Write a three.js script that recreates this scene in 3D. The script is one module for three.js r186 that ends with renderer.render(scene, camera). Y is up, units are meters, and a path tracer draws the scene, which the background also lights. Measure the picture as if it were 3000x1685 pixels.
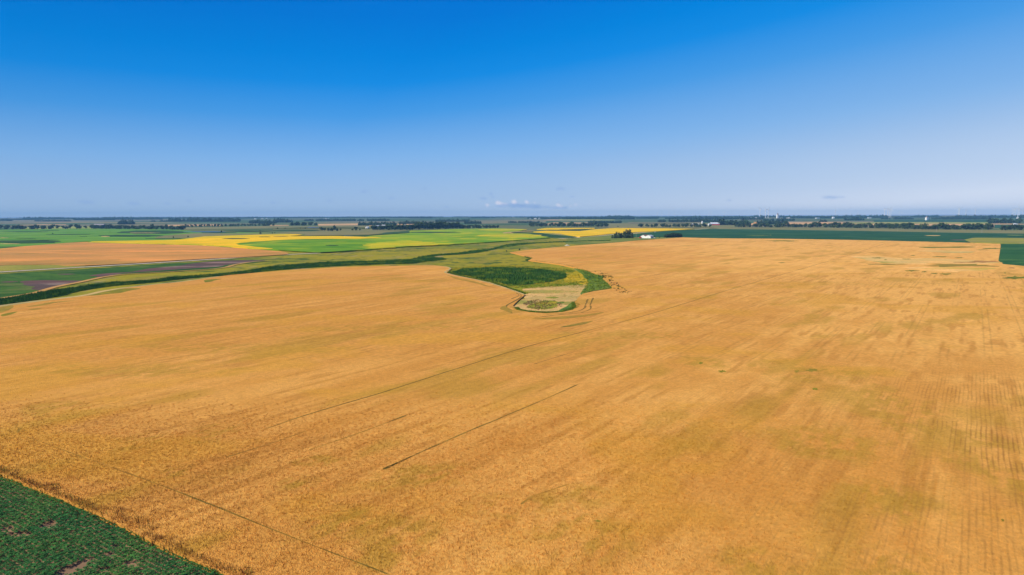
import * as THREE from 'three';
import { mergeGeometries } from 'three/addons/utils/BufferGeometryUtils.js';

// ───────────────────────── camera, sky, sun, exposure ─────────────────────────
const scene = new THREE.Scene();
const EYE = 40;                                    // drone height, metres
const camera = new THREE.PerspectiveCamera(45.66, 1024 / 575, 1, 90000);
camera.rotation.order = 'YXZ';
camera.position.set(0, EYE, 0);
camera.rotation.set(-0.1038, 0, -0.0030);
camera.updateMatrixWorld(true);
const renderer = new THREE.WebGLRenderer({ antialias: true });
renderer.toneMapping = THREE.LinearToneMapping;
const EXPOSURE = 1.25;
renderer.toneMappingExposure = EXPOSURE;
renderer.shadowMap.enabled = true;

const SUN = new THREE.Vector3(-0.70, 0.66, 0.28).normalize();   // high, to the left and a little behind the drone
const sun = new THREE.DirectionalLight(new THREE.Color().setRGB(1.0, 0.92, 0.77), 4.6);
sun.position.copy(SUN).multiplyScalar(3000);
sun.castShadow = true;
Object.assign(sun.shadow.camera, { left: -2500, right: 2500, top: 2500, bottom: -2500, near: 10, far: 9000 });
sun.shadow.mapSize.set(4096, 4096);
scene.add(sun);
scene.fog = new THREE.FogExp2(new THREE.Color().setRGB(0.27, 0.62, 1.0), 0.000065);

// ───────────────────────── small maths ─────────────────────────
let seed = 7;
const rnd = () => { seed = (seed * 1664525 + 1013904223) >>> 0; return seed / 4294967296; };
const rr = (a, b) => a + (b - a) * rnd();
const lerp = (a, b, t) => a + (b - a) * t;
const clamp = (x, a = 0, b = 1) => Math.min(b, Math.max(a, x));
const smooth = (a, b, x) => { const t = clamp((x - a) / (b - a)); return t * t * (3 - 2 * t); };
const lin = c => (c /= 255, c <= 0.04045 ? c / 12.92 : Math.pow((c + 0.055) / 1.055, 2.4));
const NT = new Float32Array(65536); for (let i = 0; i < 65536; i++) NT[i] = rnd();
function noise(x, y) {                              // value noise 0..1
  const xi = Math.floor(x), yi = Math.floor(y); let fx = x - xi, fy = y - yi;
  fx = fx * fx * (3 - 2 * fx); fy = fy * fy * (3 - 2 * fy);
  const a = (yi & 255) << 8, b = ((yi + 1) & 255) << 8, c = xi & 255, d = (xi + 1) & 255;
  const p = NT[a | c], q = NT[a | d], r = NT[b | c], s = NT[b | d];
  const t = p + (q - p) * fx, u = r + (s - r) * fx; return t + (u - t) * fy;
}
const fbm = (x, y, o = 4) => { let s = 0, a = 0.5, n = 0; for (let i = 0; i < o; i++) { s += a * noise(x, y); n += a; a *= 0.5; x = x * 2.03 + 17.1; y = y * 2.03 + 5.7; } return s / n; };

// the sky: air of a clear late-summer day, polarised band left of the view, a few far cumulus
{
  const W = 4096, H = 2048, data = new Float32Array(W * H * 4);
  const prof = [[0, 192, 208, 231], [.6, 172, 197, 228], [1.4, 163, 193, 229], [4.4, 132, 182, 235], [7.9, 72, 156, 231], [10.5, 18, 140, 228], [12.5, 0, 132, 223], [15.4, 0, 120, 216], [22, 0, 104, 204], [45, 0, 76, 172], [90, 2, 58, 145]].map(r => [r[0], lin(r[1]), lin(r[2]), lin(r[3])]);
  const cl = [];                                     // azimuth (degrees right of the view axis), elevation, half width, half height, white 0..1
  const az = px => Math.atan((px - 1500) / 2001) * 180 / Math.PI, el = py => Math.atan((633 - py) / 2001) * 180 / Math.PI;
  for (const [x, y, w, h, k] of [
    [1429, 601, 5, 4, .8], [1462, 594, 7, 5, .9], [1474, 598, 9, 3.5, .7], [1507, 592, 7, 5, 1], [1544, 592, 5, 4, .9], [1567, 594, 5, 3, .7], [1635, 601, 5, 4, .85], [1644, 605, 5, 3, .5], [1671, 604, 5, 3, .5], [1686, 600, 4, 3, .45],
    [1500, 602, 42, 5, 0], [1545, 604, 40, 6, 0], [1590, 606, 30, 4, 0], [1642, 609, 25, 3, 0], [1417, 581, 14, 3, 0], [1440, 569, 5, 4, 0], [1445, 578, 5, 3, 0], [1644, 554, 11, 5, 0], [1676, 577, 6, 2, 0],
    [1072, 561, 12, 4, 0], [1247, 552, 5, 3, 0], [566, 590, 9, 3, 0], [262, 594, 22, 4, 0], [398, 597, 14, 4, 0], [500, 598, 10, 3, 0], [725, 594, 8, 3, 0], [806, 593, 7, 3, 0], [970, 588, 8, 3, 0], [2428, 585, 24, 3, 0], [2130, 590, 8, 2, 0], [1150, 580, 8, 2.5, 0], [1310, 605, 10, 2.5, 0]])
    cl.push([az(x), el(y), w * 1.25 / 2001 * 57.3, h * 1.25 / 2001 * 57.3, k]);
  const d = new THREE.Vector3();
  for (let j = 0; j < H; j++) {
    const e = (j + 0.5) / H * 180 - 90, er = Math.abs(e) * Math.PI / 180, ce = Math.cos(er), se = Math.sin(er), ea = Math.abs(e);
    for (let i = 0; i < W; i++) {
      const a = ((i + 0.5) / W - 0.5) * 2 * Math.PI;    // equirectangular: u 0.5 looks to +x
      d.set(Math.cos(a) * ce, e > 0 ? se : 0, Math.sin(a) * ce);
      const cg = d.dot(SUN), mie = Math.pow(Math.max(cg, 0), 24);
      const away = Math.max(0, -cg), es = ea * (1 - clamp(away * .95 - .03, 0, .8)), o = (j * W + i) * 4;   // the sky pales opposite the sun
      let k = 0; while (k < prof.length - 2 && prof[k + 1][0] < es) k++;
      const t = clamp((es - prof[k][0]) / (prof[k + 1][0] - prof[k][0])), p = prof[k], q = prof[k + 1], low = smooth(1.8, .2, es), dim = 1 - .24 * Math.max(0, cg) * (1 - mie), pale = clamp(clamp(away * away * 2) * (1.15 * smooth(5, .6, es) + .5 * smooth(1.2, .1, es)));
      let r = lerp(lerp(p[1], q[1], t) * dim, .60 + .16 * low, pale), g = lerp(lerp(p[2], q[2], t) * dim, .72 + .1 * low, pale), bl = lerp(lerp(p[3], q[3], t) * dim, .91 + .04 * low, pale);
      r += mie * 1.2; g += mie * 1.15; bl += mie * 1.0;
      if (e > 0.3 && e < 4) {
        const aa = Math.atan2(d.x, -d.z) * 57.2958;
        if (Math.abs(aa) < 40) for (const c of cl) {
          const u = (aa - c[0]) / c[2], v = (e - c[1]) / c[3]; if (Math.abs(u) > 2 || Math.abs(v) > 2) continue;
          const n = fbm(aa * 3.1 + c[1] * 9, e * 7.3, 4), m = smooth(1.15, 0.35, Math.hypot(u, v) + (n - 0.5) * 1.5);
          if (c[4] > 0) { r = lerp(r, 0.78, m * c[4]); g = lerp(g, 0.78, m * c[4]); bl = lerp(bl, 0.90, m * c[4]); }
          else { r = lerp(r, 0.28, m * .55); g = lerp(g, 0.42, m * .55); bl = lerp(bl, 0.74, m * .55); }
        }
      }
      data[o] = r / EXPOSURE; data[o + 1] = g / EXPOSURE; data[o + 2] = bl / EXPOSURE; data[o + 3] = 1;
    }
  }
  const t = new THREE.DataTexture(data, W, H, THREE.RGBAFormat, THREE.FloatType);
  t.mapping = THREE.EquirectangularReflectionMapping; t.magFilter = t.minFilter = THREE.LinearFilter; t.needsUpdate = true;
  scene.background = t; scene.environment = t;
}

// ───────────────────────── helpers ─────────────────────────
// a place on the land (height h) found from where the surveyed photograph shows it
const dir = new THREE.Vector3();
// the land lies flat for 2.4 km, then climbs slowly to a low crest that makes the horizon, and falls away behind it
const KNOTS = [[-2000, 0], [2400, 0], [4000, 6], [6000, 15], [8000, 25.5], [9500, 34], [12000, 12], [14000, 6]];
const landY = z => { const D = -z; if (D <= 2400) return 0; for (let i = 1; i < KNOTS.length - 1; i++) if (D <= KNOTS[i + 1][0]) return lerp(KNOTS[i][1], KNOTS[i + 1][1], (D - KNOTS[i][0]) / (KNOTS[i + 1][0] - KNOTS[i][0])); return 6; };
function at(px, py, h = 0) {
  dir.set((px - 1500) / 2001, (842.5 - py) / 2001, -1).applyQuaternion(camera.quaternion);
  for (let i = 0; i < 5; i++) {
    const [D0, H0] = KNOTS[i], [D1, H1] = KNOTS[i + 1], s = (H1 - H0) / (D1 - D0), den = dir.y + s * dir.z; if (den >= 0) break;
    const t = (H0 - s * D0 + h - EYE) / den, D = -dir.z * t; if (D <= D1) return [dir.x * t, dir.z * t];
  }
  const t = 9450 / -dir.z; return [dir.x * t, dir.z * t];
}
const range = (px, py) => Math.hypot(...at(px, py));
const counts = {};
const numbered = n => { const k = counts[n] = (counts[n] || 0) + 1; return k === 1 ? n : `${n}_${String(k - 1).padStart(3, '0')}`; };
const tag = (o, label, category, group) => { o.userData = { label, category }; if (group) o.userData.group = group; return o; };
const shadowed = m => { m.castShadow = m.receiveShadow = true; return m; };
const mat = (r, g, b, rough = 1, opt = {}) => new THREE.MeshPhysicalMaterial({ color: new THREE.Color().setRGB(r, g, b), roughness: rough, specularIntensity: 0.15, side: THREE.DoubleSide, ...opt });
function part(name, geo, m, parent) { const o = shadowed(new THREE.Mesh(geo, m)); o.name = name; parent.add(o); return o; }
function structure(name, geo, m) { const o = part(numbered(name), geo, m, scene); o.userData.kind = 'structure'; return o; }
function group(name, x, z, turn = 0) { const g = new THREE.Group(); g.name = numbered(name); g.position.set(x, landY(z), z); g.rotation.y = turn; scene.add(g); return g; }

// texture of what grows on a rectangle of land, in metres; f(x, z, out) gives linear colour
function landTexture(x0, x1, z0, z1, w, h, f) {
  const d = new Uint8Array(w * h * 4), c = [0, 0, 0];
  const lut = new Uint8Array(4097); for (let i = 0; i <= 4096; i++) { const v = i / 4096; lut[i] = Math.round(255 * (v <= 0.0031308 ? 12.92 * v : 1.055 * Math.pow(v, 1 / 2.4) - 0.055)); }
  for (let j = 0, o = 0; j < h; j++) { const z = z0 + (z1 - z0) * (j + .5) / h; for (let i = 0; i < w; i++, o += 4) { f(x0 + (x1 - x0) * (i + .5) / w, z, c); d[o] = lut[clamp(c[0]) * 4096 | 0]; d[o + 1] = lut[clamp(c[1]) * 4096 | 0]; d[o + 2] = lut[clamp(c[2]) * 4096 | 0]; d[o + 3] = 255; } }
  const t = new THREE.DataTexture(d, w, h); t.colorSpace = THREE.SRGBColorSpace; t.magFilter = THREE.LinearFilter; t.minFilter = THREE.LinearMipmapLinearFilter; t.generateMipmaps = true; t.needsUpdate = true;
  t.wrapS = t.wrapT = THREE.MirroredRepeatWrapping;
  t.userData = { x0, x1, z0, z1 }; return t;
}
function heightTexture(size, f) {
  const d = new Uint8Array(size * size * 4);
  for (let j = 0, o = 0; j < size; j++) for (let i = 0; i < size; i++, o += 4) { const v = clamp(f(i, j)) * 255; d[o] = d[o + 1] = d[o + 2] = v; d[o + 3] = 255; }
  const t = new THREE.DataTexture(d, size, size); t.magFilter = THREE.LinearFilter; t.wrapS = t.wrapT = THREE.RepeatWrapping; t.needsUpdate = true; return t;
}
// flat-topped stand of a crop over a polygon of [x, z] points, with standing edges; uv in the rectangle of its texture
function slabGeo(pts, h, base = 0, rect = { x0: 0, x1: 1, z0: 0, z1: 1 }, walls = true) {
  if (Math.min(...pts.map(p => p[1])) >= -2400) return flatSlab(pts, h, base, rect, walls);
  const out = [];
  for (let i = 0; i < KNOTS.length - 1; i++) { const q = clipRect(pts, -1e5, 1e5, -KNOTS[i + 1][0], -KNOTS[i][0]); if (q.length > 2) { const g = flatSlab(q, h, base, rect, false), p = g.attributes.position; for (let k = 0; k < p.count; k++) p.setY(k, p.getY(k) + landY(p.getZ(k))); g.computeVertexNormals(); out.push(g); } }
  return mergeGeometries(out);
}
function flatSlab(pts, h, base, rect, walls) {
  const v2 = pts.map(p => new THREE.Vector2(p[0], p[1])); if (THREE.ShapeUtils.area(v2) < 0) v2.reverse();
  const tri = THREE.ShapeUtils.triangulateShape(v2, []), pos = [], uv = [], nor = [], idx = [];
  const U = p => [(p.x - rect.x0) / (rect.x1 - rect.x0), (p.y - rect.z0) / (rect.z1 - rect.z0)];
  for (const p of v2) { pos.push(p.x, h, p.y); nor.push(0, 1, 0); uv.push(...U(p)); }
  for (const t of tri) idx.push(t[0], t[2], t[1]);
  if (walls && h - base > 0.05) for (let i = 0; i < v2.length; i++) {
    const a = v2[i], b = v2[(i + 1) % v2.length], n = new THREE.Vector2(b.y - a.y, a.x - b.x).normalize(), k = pos.length / 3;
    for (const [p, y] of [[a, base], [b, base], [b, h], [a, h]]) { pos.push(p.x, y, p.y); nor.push(n.x, 0, n.y); const q = U(p); uv.push(q[0], q[1] + (h - y) * 0.001); }
    idx.push(k, k + 1, k + 2, k, k + 2, k + 3);
  }
  const g = new THREE.BufferGeometry();
  g.setAttribute('position', new THREE.Float32BufferAttribute(pos, 3)); g.setAttribute('uv', new THREE.Float32BufferAttribute(uv, 2)); g.setIndex(idx); g.computeVertexNormals(); return g;
}
const P = (list, h = 0) => list.map(p => at(p[0], p[1], h));
function curved(pts, n = 4, wobble = 0) {           // closed smooth outline through the points, with a ragged edge
  const c = new THREE.CatmullRomCurve3(pts.map(p => new THREE.Vector3(p[0], 0, p[1])), true, 'centripetal');
  return c.getPoints(pts.length * n).slice(0, -1).map(p => [p.x + (fbm(p.x * .07, p.z * .07, 3) - .5) * wobble, p.z + (fbm(p.x * .07 + 50, p.z * .07, 3) - .5) * wobble]);
}
function clipRect(pts, x0, x1, z0, z1) {
  const cut = (q, k, lim, s) => { const out = []; for (let i = 0; i < q.length; i++) { const a = q[i], b = q[(i + 1) % q.length], ia = s * (a[k] - lim) >= 0, ib = s * (b[k] - lim) >= 0; if (ia) out.push(a); if (ia !== ib) { const t = (lim - a[k]) / (b[k] - a[k]); out.push([a[0] + (b[0] - a[0]) * t, a[1] + (b[1] - a[1]) * t]); } } return out; };
  let q = cut(pts, 0, x0, 1); q = cut(q, 0, x1, -1); q = cut(q, 1, z0, 1); return cut(q, 1, z1, -1);
}
const inside = (pts, x, z) => { let c = false; for (let i = 0, j = pts.length - 1; i < pts.length; j = i++) { const a = pts[i], b = pts[j]; if ((a[1] > z) !== (b[1] > z) && x < (b[0] - a[0]) * (z - a[1]) / (b[1] - a[1]) + a[0]) c = !c; } return c; };
function ribbonGeo(pts, half, y, rect) {            // strip along [x, z] points; half width may vary per point
  const pos = [], uv = [], nor = [], idx = [];
  pts.forEach((p, i) => {
    const a = pts[Math.max(0, i - 1)], b = pts[Math.min(pts.length - 1, i + 1)], l = Math.hypot(b[0] - a[0], b[1] - a[1]), nx = -(b[1] - a[1]) / l, nz = (b[0] - a[0]) / l, w = Array.isArray(half) ? half[i] : half;
    for (const s of [1, -1]) { const x = p[0] + nx * w * s, z = p[1] + nz * w * s; pos.push(x, y, z); nor.push(0, 1, 0); uv.push(rect ? (x - rect.x0) / (rect.x1 - rect.x0) : x * .02, rect ? (z - rect.z0) / (rect.z1 - rect.z0) : z * .02); }
    if (i) idx.push(i * 2 - 2, i * 2, i * 2 - 1, i * 2, i * 2 + 1, i * 2 - 1);
  });
  const g = new THREE.BufferGeometry();
  g.setAttribute('position', new THREE.Float32BufferAttribute(pos, 3)); g.setAttribute('normal', new THREE.Float32BufferAttribute(nor, 3)); g.setAttribute('uv', new THREE.Float32BufferAttribute(uv, 2)); g.setIndex(idx); return g;
}
const open = (pts, n = 6) => new THREE.CatmullRomCurve3(pts.map(p => new THREE.Vector3(p[0], 0, p[1])), false, 'centripetal').getPoints(pts.length * n).map(p => [p.x, p.z]);
const mix3 = (o, a, b, t) => { o[0] = a[0] + (b[0] - a[0]) * t; o[1] = a[1] + (b[1] - a[1]) * t; o[2] = a[2] + (b[2] - a[2]) * t; };
const into = (o, b, t) => { o[0] += (b[0] - o[0]) * t; o[1] += (b[1] - o[1]) * t; o[2] += (b[2] - o[2]) * t; };
const times = (o, k) => { o[0] *= k; o[1] *= k; o[2] *= k; };

// ───────────────────────── ground ─────────────────────────
const FAR = 13500;
{
  const t = landTexture(0, 1600, 0, 1600, 1024, 1024, (x, z, o) => {
    const a = fbm(x / 200, z / 200, 5), b = fbm(x / 40 + 9, z / 40, 4), c = noise(x * .9, z * .9);
    mix3(o, [.13, .135, .045], [.085, .13, .035], smooth(.35, .65, a)); into(o, [.20, .16, .07], smooth(.5, .75, b) * .6); times(o, .88 + .24 * c);
  });
  structure('ground', slabGeo([[-FAR, 900], [FAR, 900], [FAR, -FAR], [-FAR, -FAR]], 0, 0, { x0: 0, x1: 1600, z0: 0, z1: 1600 }), mat(1, 1, 1, 1, { map: t }));
}

// ── patchwork of far crop fields ──
const farMats = [[.055, .10, .03], [.10, .13, .045], [.16, .15, .07], [.075, .12, .035], [.20, .165, .085], [.045, .085, .03], [.13, .14, .05], [.36, .24, .10], [.15, .13, .075], [.09, .115, .05]].map(c => {
  const t = landTexture(0, 400, 0, 400, 128, 128, (x, z, o) => { const n = fbm(x / 60, z / 60, 4), k = .78 + .44 * n; o[0] = c[0] * k * (1 + .3 * (noise(x / 30, z / 90) - .5)); o[1] = c[1] * k; o[2] = c[2] * k; });
  return mat(1, 1, 1, 1, { map: t });
});
const R400 = { x0: 0, x1: 400, z0: 0, z1: 400 };
for (let gz = 0; gz < 9; gz++) for (let gx = -11; gx <= 12; gx++) {
  // sections of a mile, cut into strips, turned like the wheat field
  const s = 900, cuts = rnd() < .5 ? 2 : 3, along = rnd() < .55; let k0 = 0;
  for (let k = 0; k < cuts; k++) {
    const k1 = k === cuts - 1 ? 1 : (k + 1) / cuts + rr(-.12, .12), m = farMats[Math.floor(rnd() * rnd() * farMats.length)];
    let q = along ? [[0.004, k0], [.992, k0], [.992, k1 - .006], [0.004, k1 - .006]] : [[k0, 0.004], [k1 - .006, 0.004], [k1 - .006, .992], [k0, .992]]; k0 = k1;
    q = q.map(([a, b]) => { const X = (gx + a - .5) * s, Z = -2150 - (gz + b) * s; const A = 0.14; return [X * Math.cos(A) - Z * Math.sin(A) - 500, X * Math.sin(A) + Z * Math.cos(A)]; });
    const cz = (q[0][1] + q[2][1]) / 2, cx = (q[0][0] + q[2][0]) / 2;
    if (Math.max(...q.map(p => p[1])) > -2150 || Math.abs(cx) > -cz * .95 + 1200) continue;
    structure('crop_field', slabGeo(q, 0.35, 0, R400), m);
  }
}

// ───────────────────────── pasture and marsh land between the fields ─────────────────────────
const PR = { x0: -900, x1: 700, z0: -1750, z1: -300 };
const grassMap = landTexture(PR.x0, PR.x1, PR.z0, PR.z1, 2048, 2048, (x, z, o) => {
  const a = fbm(x / 90, z / 90, 5), b = fbm(x / 26 + 40, z / 30, 5), c = fbm(x / 7, z / 9 + 8, 3), f = noise(x * 1.1, z * 1.1);
  mix3(o, [.275, .232, .010], [.145, .172, .010], smooth(.40, .58, a * .55 + b * .45));
  into(o, [.27, .205, .03], smooth(.55, .72, b) * .75);
  into(o, [.045, .09, .015], smooth(.54, .66, c * .55 + fbm(x / 60 + 7, z / 22, 3) * .45) * .85);
  into(o, [.30, .23, .08], smooth(.66, .78, fbm(x / 18 - 90, z / 22, 4)) * .8);
  times(o, .80 + .4 * f);
});
structure('pasture', slabGeo([[PR.x0, PR.z0], [PR.x1, PR.z0], [PR.x1, PR.z1], [PR.x0, PR.z1]], 0.06, 0, PR), mat(1, 1, 1, 1, { map: grassMap }));

// a plain textured crop: two tones, grain and streaks along `ang`
function cropMat(c1, c2, { c3 = null, size = 300, res = 512, grain = .35, streak = 6, ang = .6, s3 = [.6, .75], macro = .4 } = {}) {
  const ca = Math.cos(ang), sa = Math.sin(ang);
  const t = landTexture(0, size, 0, size, res, res, (x, z, o) => {
    const u = x * ca + z * sa, v = -x * sa + z * ca;
    mix3(o, c1, c2, smooth(.3, .7, fbm(u / 60, v / 40, 4) * .6 + fbm(u / 30, v / streak + 30, 3) * .4));
    if (c3) into(o, c3, smooth(s3[0], s3[1], fbm(x / 34 + 60, z / 24, 5)));
    const ma = fbm(x / 70 + 13, z / 45 + 3, 4) * .55 + fbm(u / 90, v / 9 + 77, 3) * .45; o[0] *= 1 + macro * 1.5 * (ma - .5); times(o, 1 + macro * 1.4 * (ma - .5));
    times(o, 1 - grain / 2 + grain * (noise(u / 1.2, v / .9) * .6 + noise(u / 4, v / 1.3 + 9) * .4));
  });
  const m = mat(1, 1, 1, 1, { map: t }); m.userData = { x0: 0, x1: size, z0: 0, z1: size }; return m;
}
const field = (name, pts, h, m, base = 0) => structure(name, slabGeo(pts, h, base, m.userData), m);

const M = {
  brightGreen: cropMat([.085, .23, .018], [.11, .25, .022], { c3: [.15, .23, .03], size: 500 , macro: .85 }),
  sunYellow: cropMat([.74, .47, .001], [.66, .41, .001], { c3: [.50, .38, .003], size: 300, s3: [.62, .78] }),
  sunGreen: cropMat([.085, .22, .006], [.15, .28, .006], { c3: [.24, .31, .006], size: 400, s3: [.56, .76] , macro: .85 }),
  sunMix: cropMat([.30, .35, .006], [.44, .39, .005], { c3: [.58, .42, .004], size: 300, s3: [.5, .7] }),
  sunLime: cropMat([.13, .27, .006], [.22, .32, .006], { c3: [.40, .37, .005], size: 400, s3: [.56, .72] , macro: .85 }),
  darkSoy: cropMat([.016, .068, .022], [.020, .078, .026], { c3: [.030, .092, .030], size: 500, grain: .3, streak: 2.5, s3: [.5, .7], macro: .6 }),
  soyRight: cropMat([.022, .085, .020], [.028, .10, .022], { c3: [.045, .12, .026], size: 300, grain: .5, streak: 2, s3: [.5, .68], macro: .6 }),
  hillWheat: cropMat([.52, .245, .056], [.48, .222, .050], { c3: [.40, .21, .045], size: 400, streak: 3, ang: 0.2 , macro: .5 }),
  hay: cropMat([.28, .25, .035], [.22, .22, .03], { c3: [.34, .24, .10], size: 300 }),
  plot: cropMat([.022, .075, .010], [.050, .120, .014], { c3: [.085, .125, .025], size: 300, grain: .6, streak: 3, macro: .9, s3: [.52, .68] }),
  bare: cropMat([.125, .075, .062], [.095, .056, .046], { c3: [.24, .155, .12], size: 120, grain: .4, streak: 2, s3: [.58, .7] }),
  verge: cropMat([.13, .17, .025], [.17, .19, .03], { c3: [.07, .12, .02], size: 200, grain: .5 , macro: .85 }),
  oliveFar: cropMat([.17, .17, .055], [.20, .18, .065], { size: 400 }),
  taupeFar: cropMat([.21, .18, .085], [.17, .16, .07], { size: 400 }),
  tanFar: cropMat([.50, .30, .12], [.54, .33, .14], { size: 400, grain: .2 }),
  limeFar: cropMat([.24, .28, .05], [.28, .30, .06], { size: 400, grain: .2 }),
  marsh: cropMat([.022, .062, .016], [.035, .085, .02], { size: 200, grain: .6 , macro: .85 }),
  tanPath: cropMat([.42, .25, .075], [.36, .22, .06], { size: 100, grain: .4 }),
  pale: cropMat([.52, .38, .15], [.45, .31, .11], { size: 100, grain: .4 }),
  gravel: cropMat([.60, .50, .38], [.54, .45, .35], { size: 60, grain: .25 }),
  straw: cropMat([.62, .38, .14], [.52, .33, .10], { c3: [.30, .26, .05], size: 120, grain: .45, s3: [.56, .7] }),
  gold: cropMat([.50, .33, .008], [.40, .29, .012], { c3: [.16, .17, .02], size: 100, grain: .5 }),
  bank: cropMat([.075, .15, .02], [.12, .18, .022], { c3: [.04, .09, .015], size: 90, grain: .6 }),
  wetGrass: cropMat([.25, .24, .012], [.17, .21, .012], { c3: [.36, .26, .015], size: 120, grain: .5, s3: [.54, .68] }),
};
const water = mat(.02, .07, .18, .35, { specularIntensity: 1, ior: 1.33 });

// far strips named in the photograph
for (const [m, h, pts] of [
  ['tanFar', .9, [[932, 656], [1052, 654.5], [1060, 660], [932, 661.5]]], ['tanFar', .9, [[1080, 658.5], [1150, 656], [1215, 655], [1215, 659], [1082, 661.5]]], ['tanFar', .9, [[790, 659.5], [846, 659.3], [846, 661.2], [790, 661.5]]],
  ['tanFar', .9, [[47, 659.2], [120, 657.4], [194, 657.2], [194, 658.6], [47, 660.2]]], ['tanFar', .9, [[490, 659], [650, 657.5], [655, 662], [490, 663]]],
  ['oliveFar', .5, [[537, 666], [800, 662], [860, 664], [860, 668], [537, 673]]], ['oliveFar', .5, [[1783, 655], [2000, 652], [2180, 657.5], [2180, 667], [1783, 668]]], ['taupeFar', .5, [[1840, 651.5], [2060, 650.5], [2060, 655], [1840, 656]]],
  ['taupeFar', .5, [[1400, 649], [1560, 644], [1600, 646], [1600, 652], [1400, 656]]], ['taupeFar', .5, [[0, 643.5], [330, 644], [330, 649], [0, 650]]], ['limeFar', .5, [[1640, 642], [1800, 643.5], [1800, 646], [1640, 645]]],
  ['tanFar', .9, [[2180, 654], [2225, 653.5], [2225, 660], [2180, 661]]], ['tanFar', .9, [[2300, 651.5], [2400, 650.5], [2480, 651.5], [2480, 655], [2700, 655.5], [2905, 655.8], [2912, 665.8], [2700, 665], [2500, 659], [2300, 657.5]]],
  ['limeFar', .6, [[2480, 651.6], [2905, 651.6], [2905, 655.4], [2480, 654.6]]], ['darkSoy', .6, [[2560, 645], [2905, 644.4], [2905, 650.8], [2560, 650.6]]], ['darkSoy', .6, [[2914, 659], [3080, 659], [3080, 669], [2914, 667.5]]],
  ['oliveFar', .4, [[2084, 665.5], [2400, 667], [2600, 670], [2930, 674.5], [3080, 675], [3080, 686], [2800, 683], [2600, 679], [2400, 676], [2109, 672]]],
  ['limeFar', .5, [[60, 664], [290, 664], [290, 670], [60, 671]]], ['oliveFar', .4, [[800, 662], [1090, 661], [1090, 680], [800, 674]]], ['verge', .4, [[800, 667.5], [1030, 664], [1090, 666], [1085, 671.5], [800, 672]]],
]) field('crop_field', P(pts, h), h, M[m], 0.2);

// bright green meadow with dark sloughs
const meadow = curved(P([[-120, 675], [0, 673], [240, 670.5], [470, 671.5], [545, 675], [600, 680], [700, 681], [830, 683], [860, 688], [700, 691], [600, 695], [500, 703], [263, 707], [200, 711.5], [110, 719], [0, 729], [-120, 735]], .4), 5, 12);
field('meadow', meadow, 0.4, M.brightGreen);
const blob = (x0, x1, y, hh, n = 18, ry = .35) => { const q = []; for (let i = 0; i < n; i++) { const a = i / n * 2 * Math.PI, k = 1 + (rnd() - .5) * ry; q.push([(x0 + x1) / 2 + Math.cos(a) * (x1 - x0) / 2 * k, y + Math.sin(a) * hh * k]); } return q; };
for (const [x0, x1, y, hh] of [[0, 148, 679, .9], [118, 174, 675.8, .8], [137, 264, 687, .8], [233, 256, 692.6, .5], [51, 104, 699.4, .7], [-30, 172, 708, 4.6], [108, 172, 703.2, 1], [301, 470, 690.5, 2.6], [350, 545, 680, 5.5], [656, 800, 676.5, 2], [800, 940, 674.5, 1.8], [430, 585, 698.5, 1.2], [590, 700, 681.5, .9], [-20, 90, 723.5, 1.2]]) structure('slough', slabGeo(curved(P(blob(x0, x1, y, hh), .75), 2), .75, .3, M.marsh.userData), M.marsh);
for (const [x0, x1, y, hh] of [[298, 322, 692.6, .8], [374, 470, 682.4, .5], [0, 60, 714, .6], [0, 25, 696.5, .4]]) structure('bare_soil', slabGeo(curved(P(blob(x0, x1, y, hh), .8), 2), .8, .3, M.pale.userData), M.pale);
field('grazed_knoll', curved(P([[470, 692], [520, 687], [600, 682.5], [680, 684], [820, 683.5], [840, 685], [700, 689], [600, 692.5], [540, 699], [470, 699.5]], .6), 3), .6, M.oliveFar);
for (const [x0, x1, y, hh] of [[537, 668, 679.2, 1.0], [1008, 1074, 691, .9], [900, 936, 666.4, .7]]) structure('pond', slabGeo(curved(P(blob(x0, x1, y, hh, 14, .2), .82), 2), .82, .7), water);

// left wheat on the rise, strip of hay below it
field('wheat_field', curved(P([[-120, 741], [0, 728.6], [113, 718], [235, 710], [352, 712.6], [470, 715.5], [600, 719.7], [741, 729], [800, 734.5], [845, 741], [835, 745], [764, 750], [600, 758], [470, 765.5], [352, 773], [211, 778.5], [164, 775.6], [59, 775.6], [0, 777], [-120, 786]], .8), 6, 5), .8, M.hillWheat);
field('hay_strip', P([[-120, 786], [0, 776], [60, 774.5], [164, 774.5], [250, 777], [250, 781], [0, 795], [-120, 802]], .5), .5, M.hay);

// sunflower fields
const sunLeft = P([[258, 709], [263, 707], [400, 704.5], [505, 702.5], [560, 697], [600, 692.5], [694, 689], [835, 685], [894, 687.5], [850, 692], [976, 691], [1070, 693.4], [1085, 691], [1200, 683], [1200, 676], [1341, 671], [1458, 669], [1534, 671], [1529, 676], [1482, 680.5], [1496, 689], [1600, 694.6], [1613, 696], [1529, 702], [1435, 709], [1341, 714.5], [1200, 721], [1070, 731], [941, 738], [835, 732], [741, 728.6], [600, 718], [470, 714.5], [352, 712]], 1.4);
field('sunflower_field', sunLeft, 1.4, M.sunLime);
const bloom = (pts, m = 'sunYellow', h = 1.6, wob = 0) => field('sunflower_field', curved(P(pts, h), wob ? 12 : 3, wob), h, M[m], 1.0);
bloom([[266, 707.6], [400, 705], [505, 703], [560, 697.8], [600, 693], [694, 689.7], [835, 685.6], [885, 688], [850, 692.5], [976, 691.6], [1070, 694], [1120, 696], [1070, 698.5], [894, 700.5], [764, 706.5], [690, 714], [760, 724], [800, 729], [741, 728], [600, 717.4], [470, 713.8], [352, 711.4]]);
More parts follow.
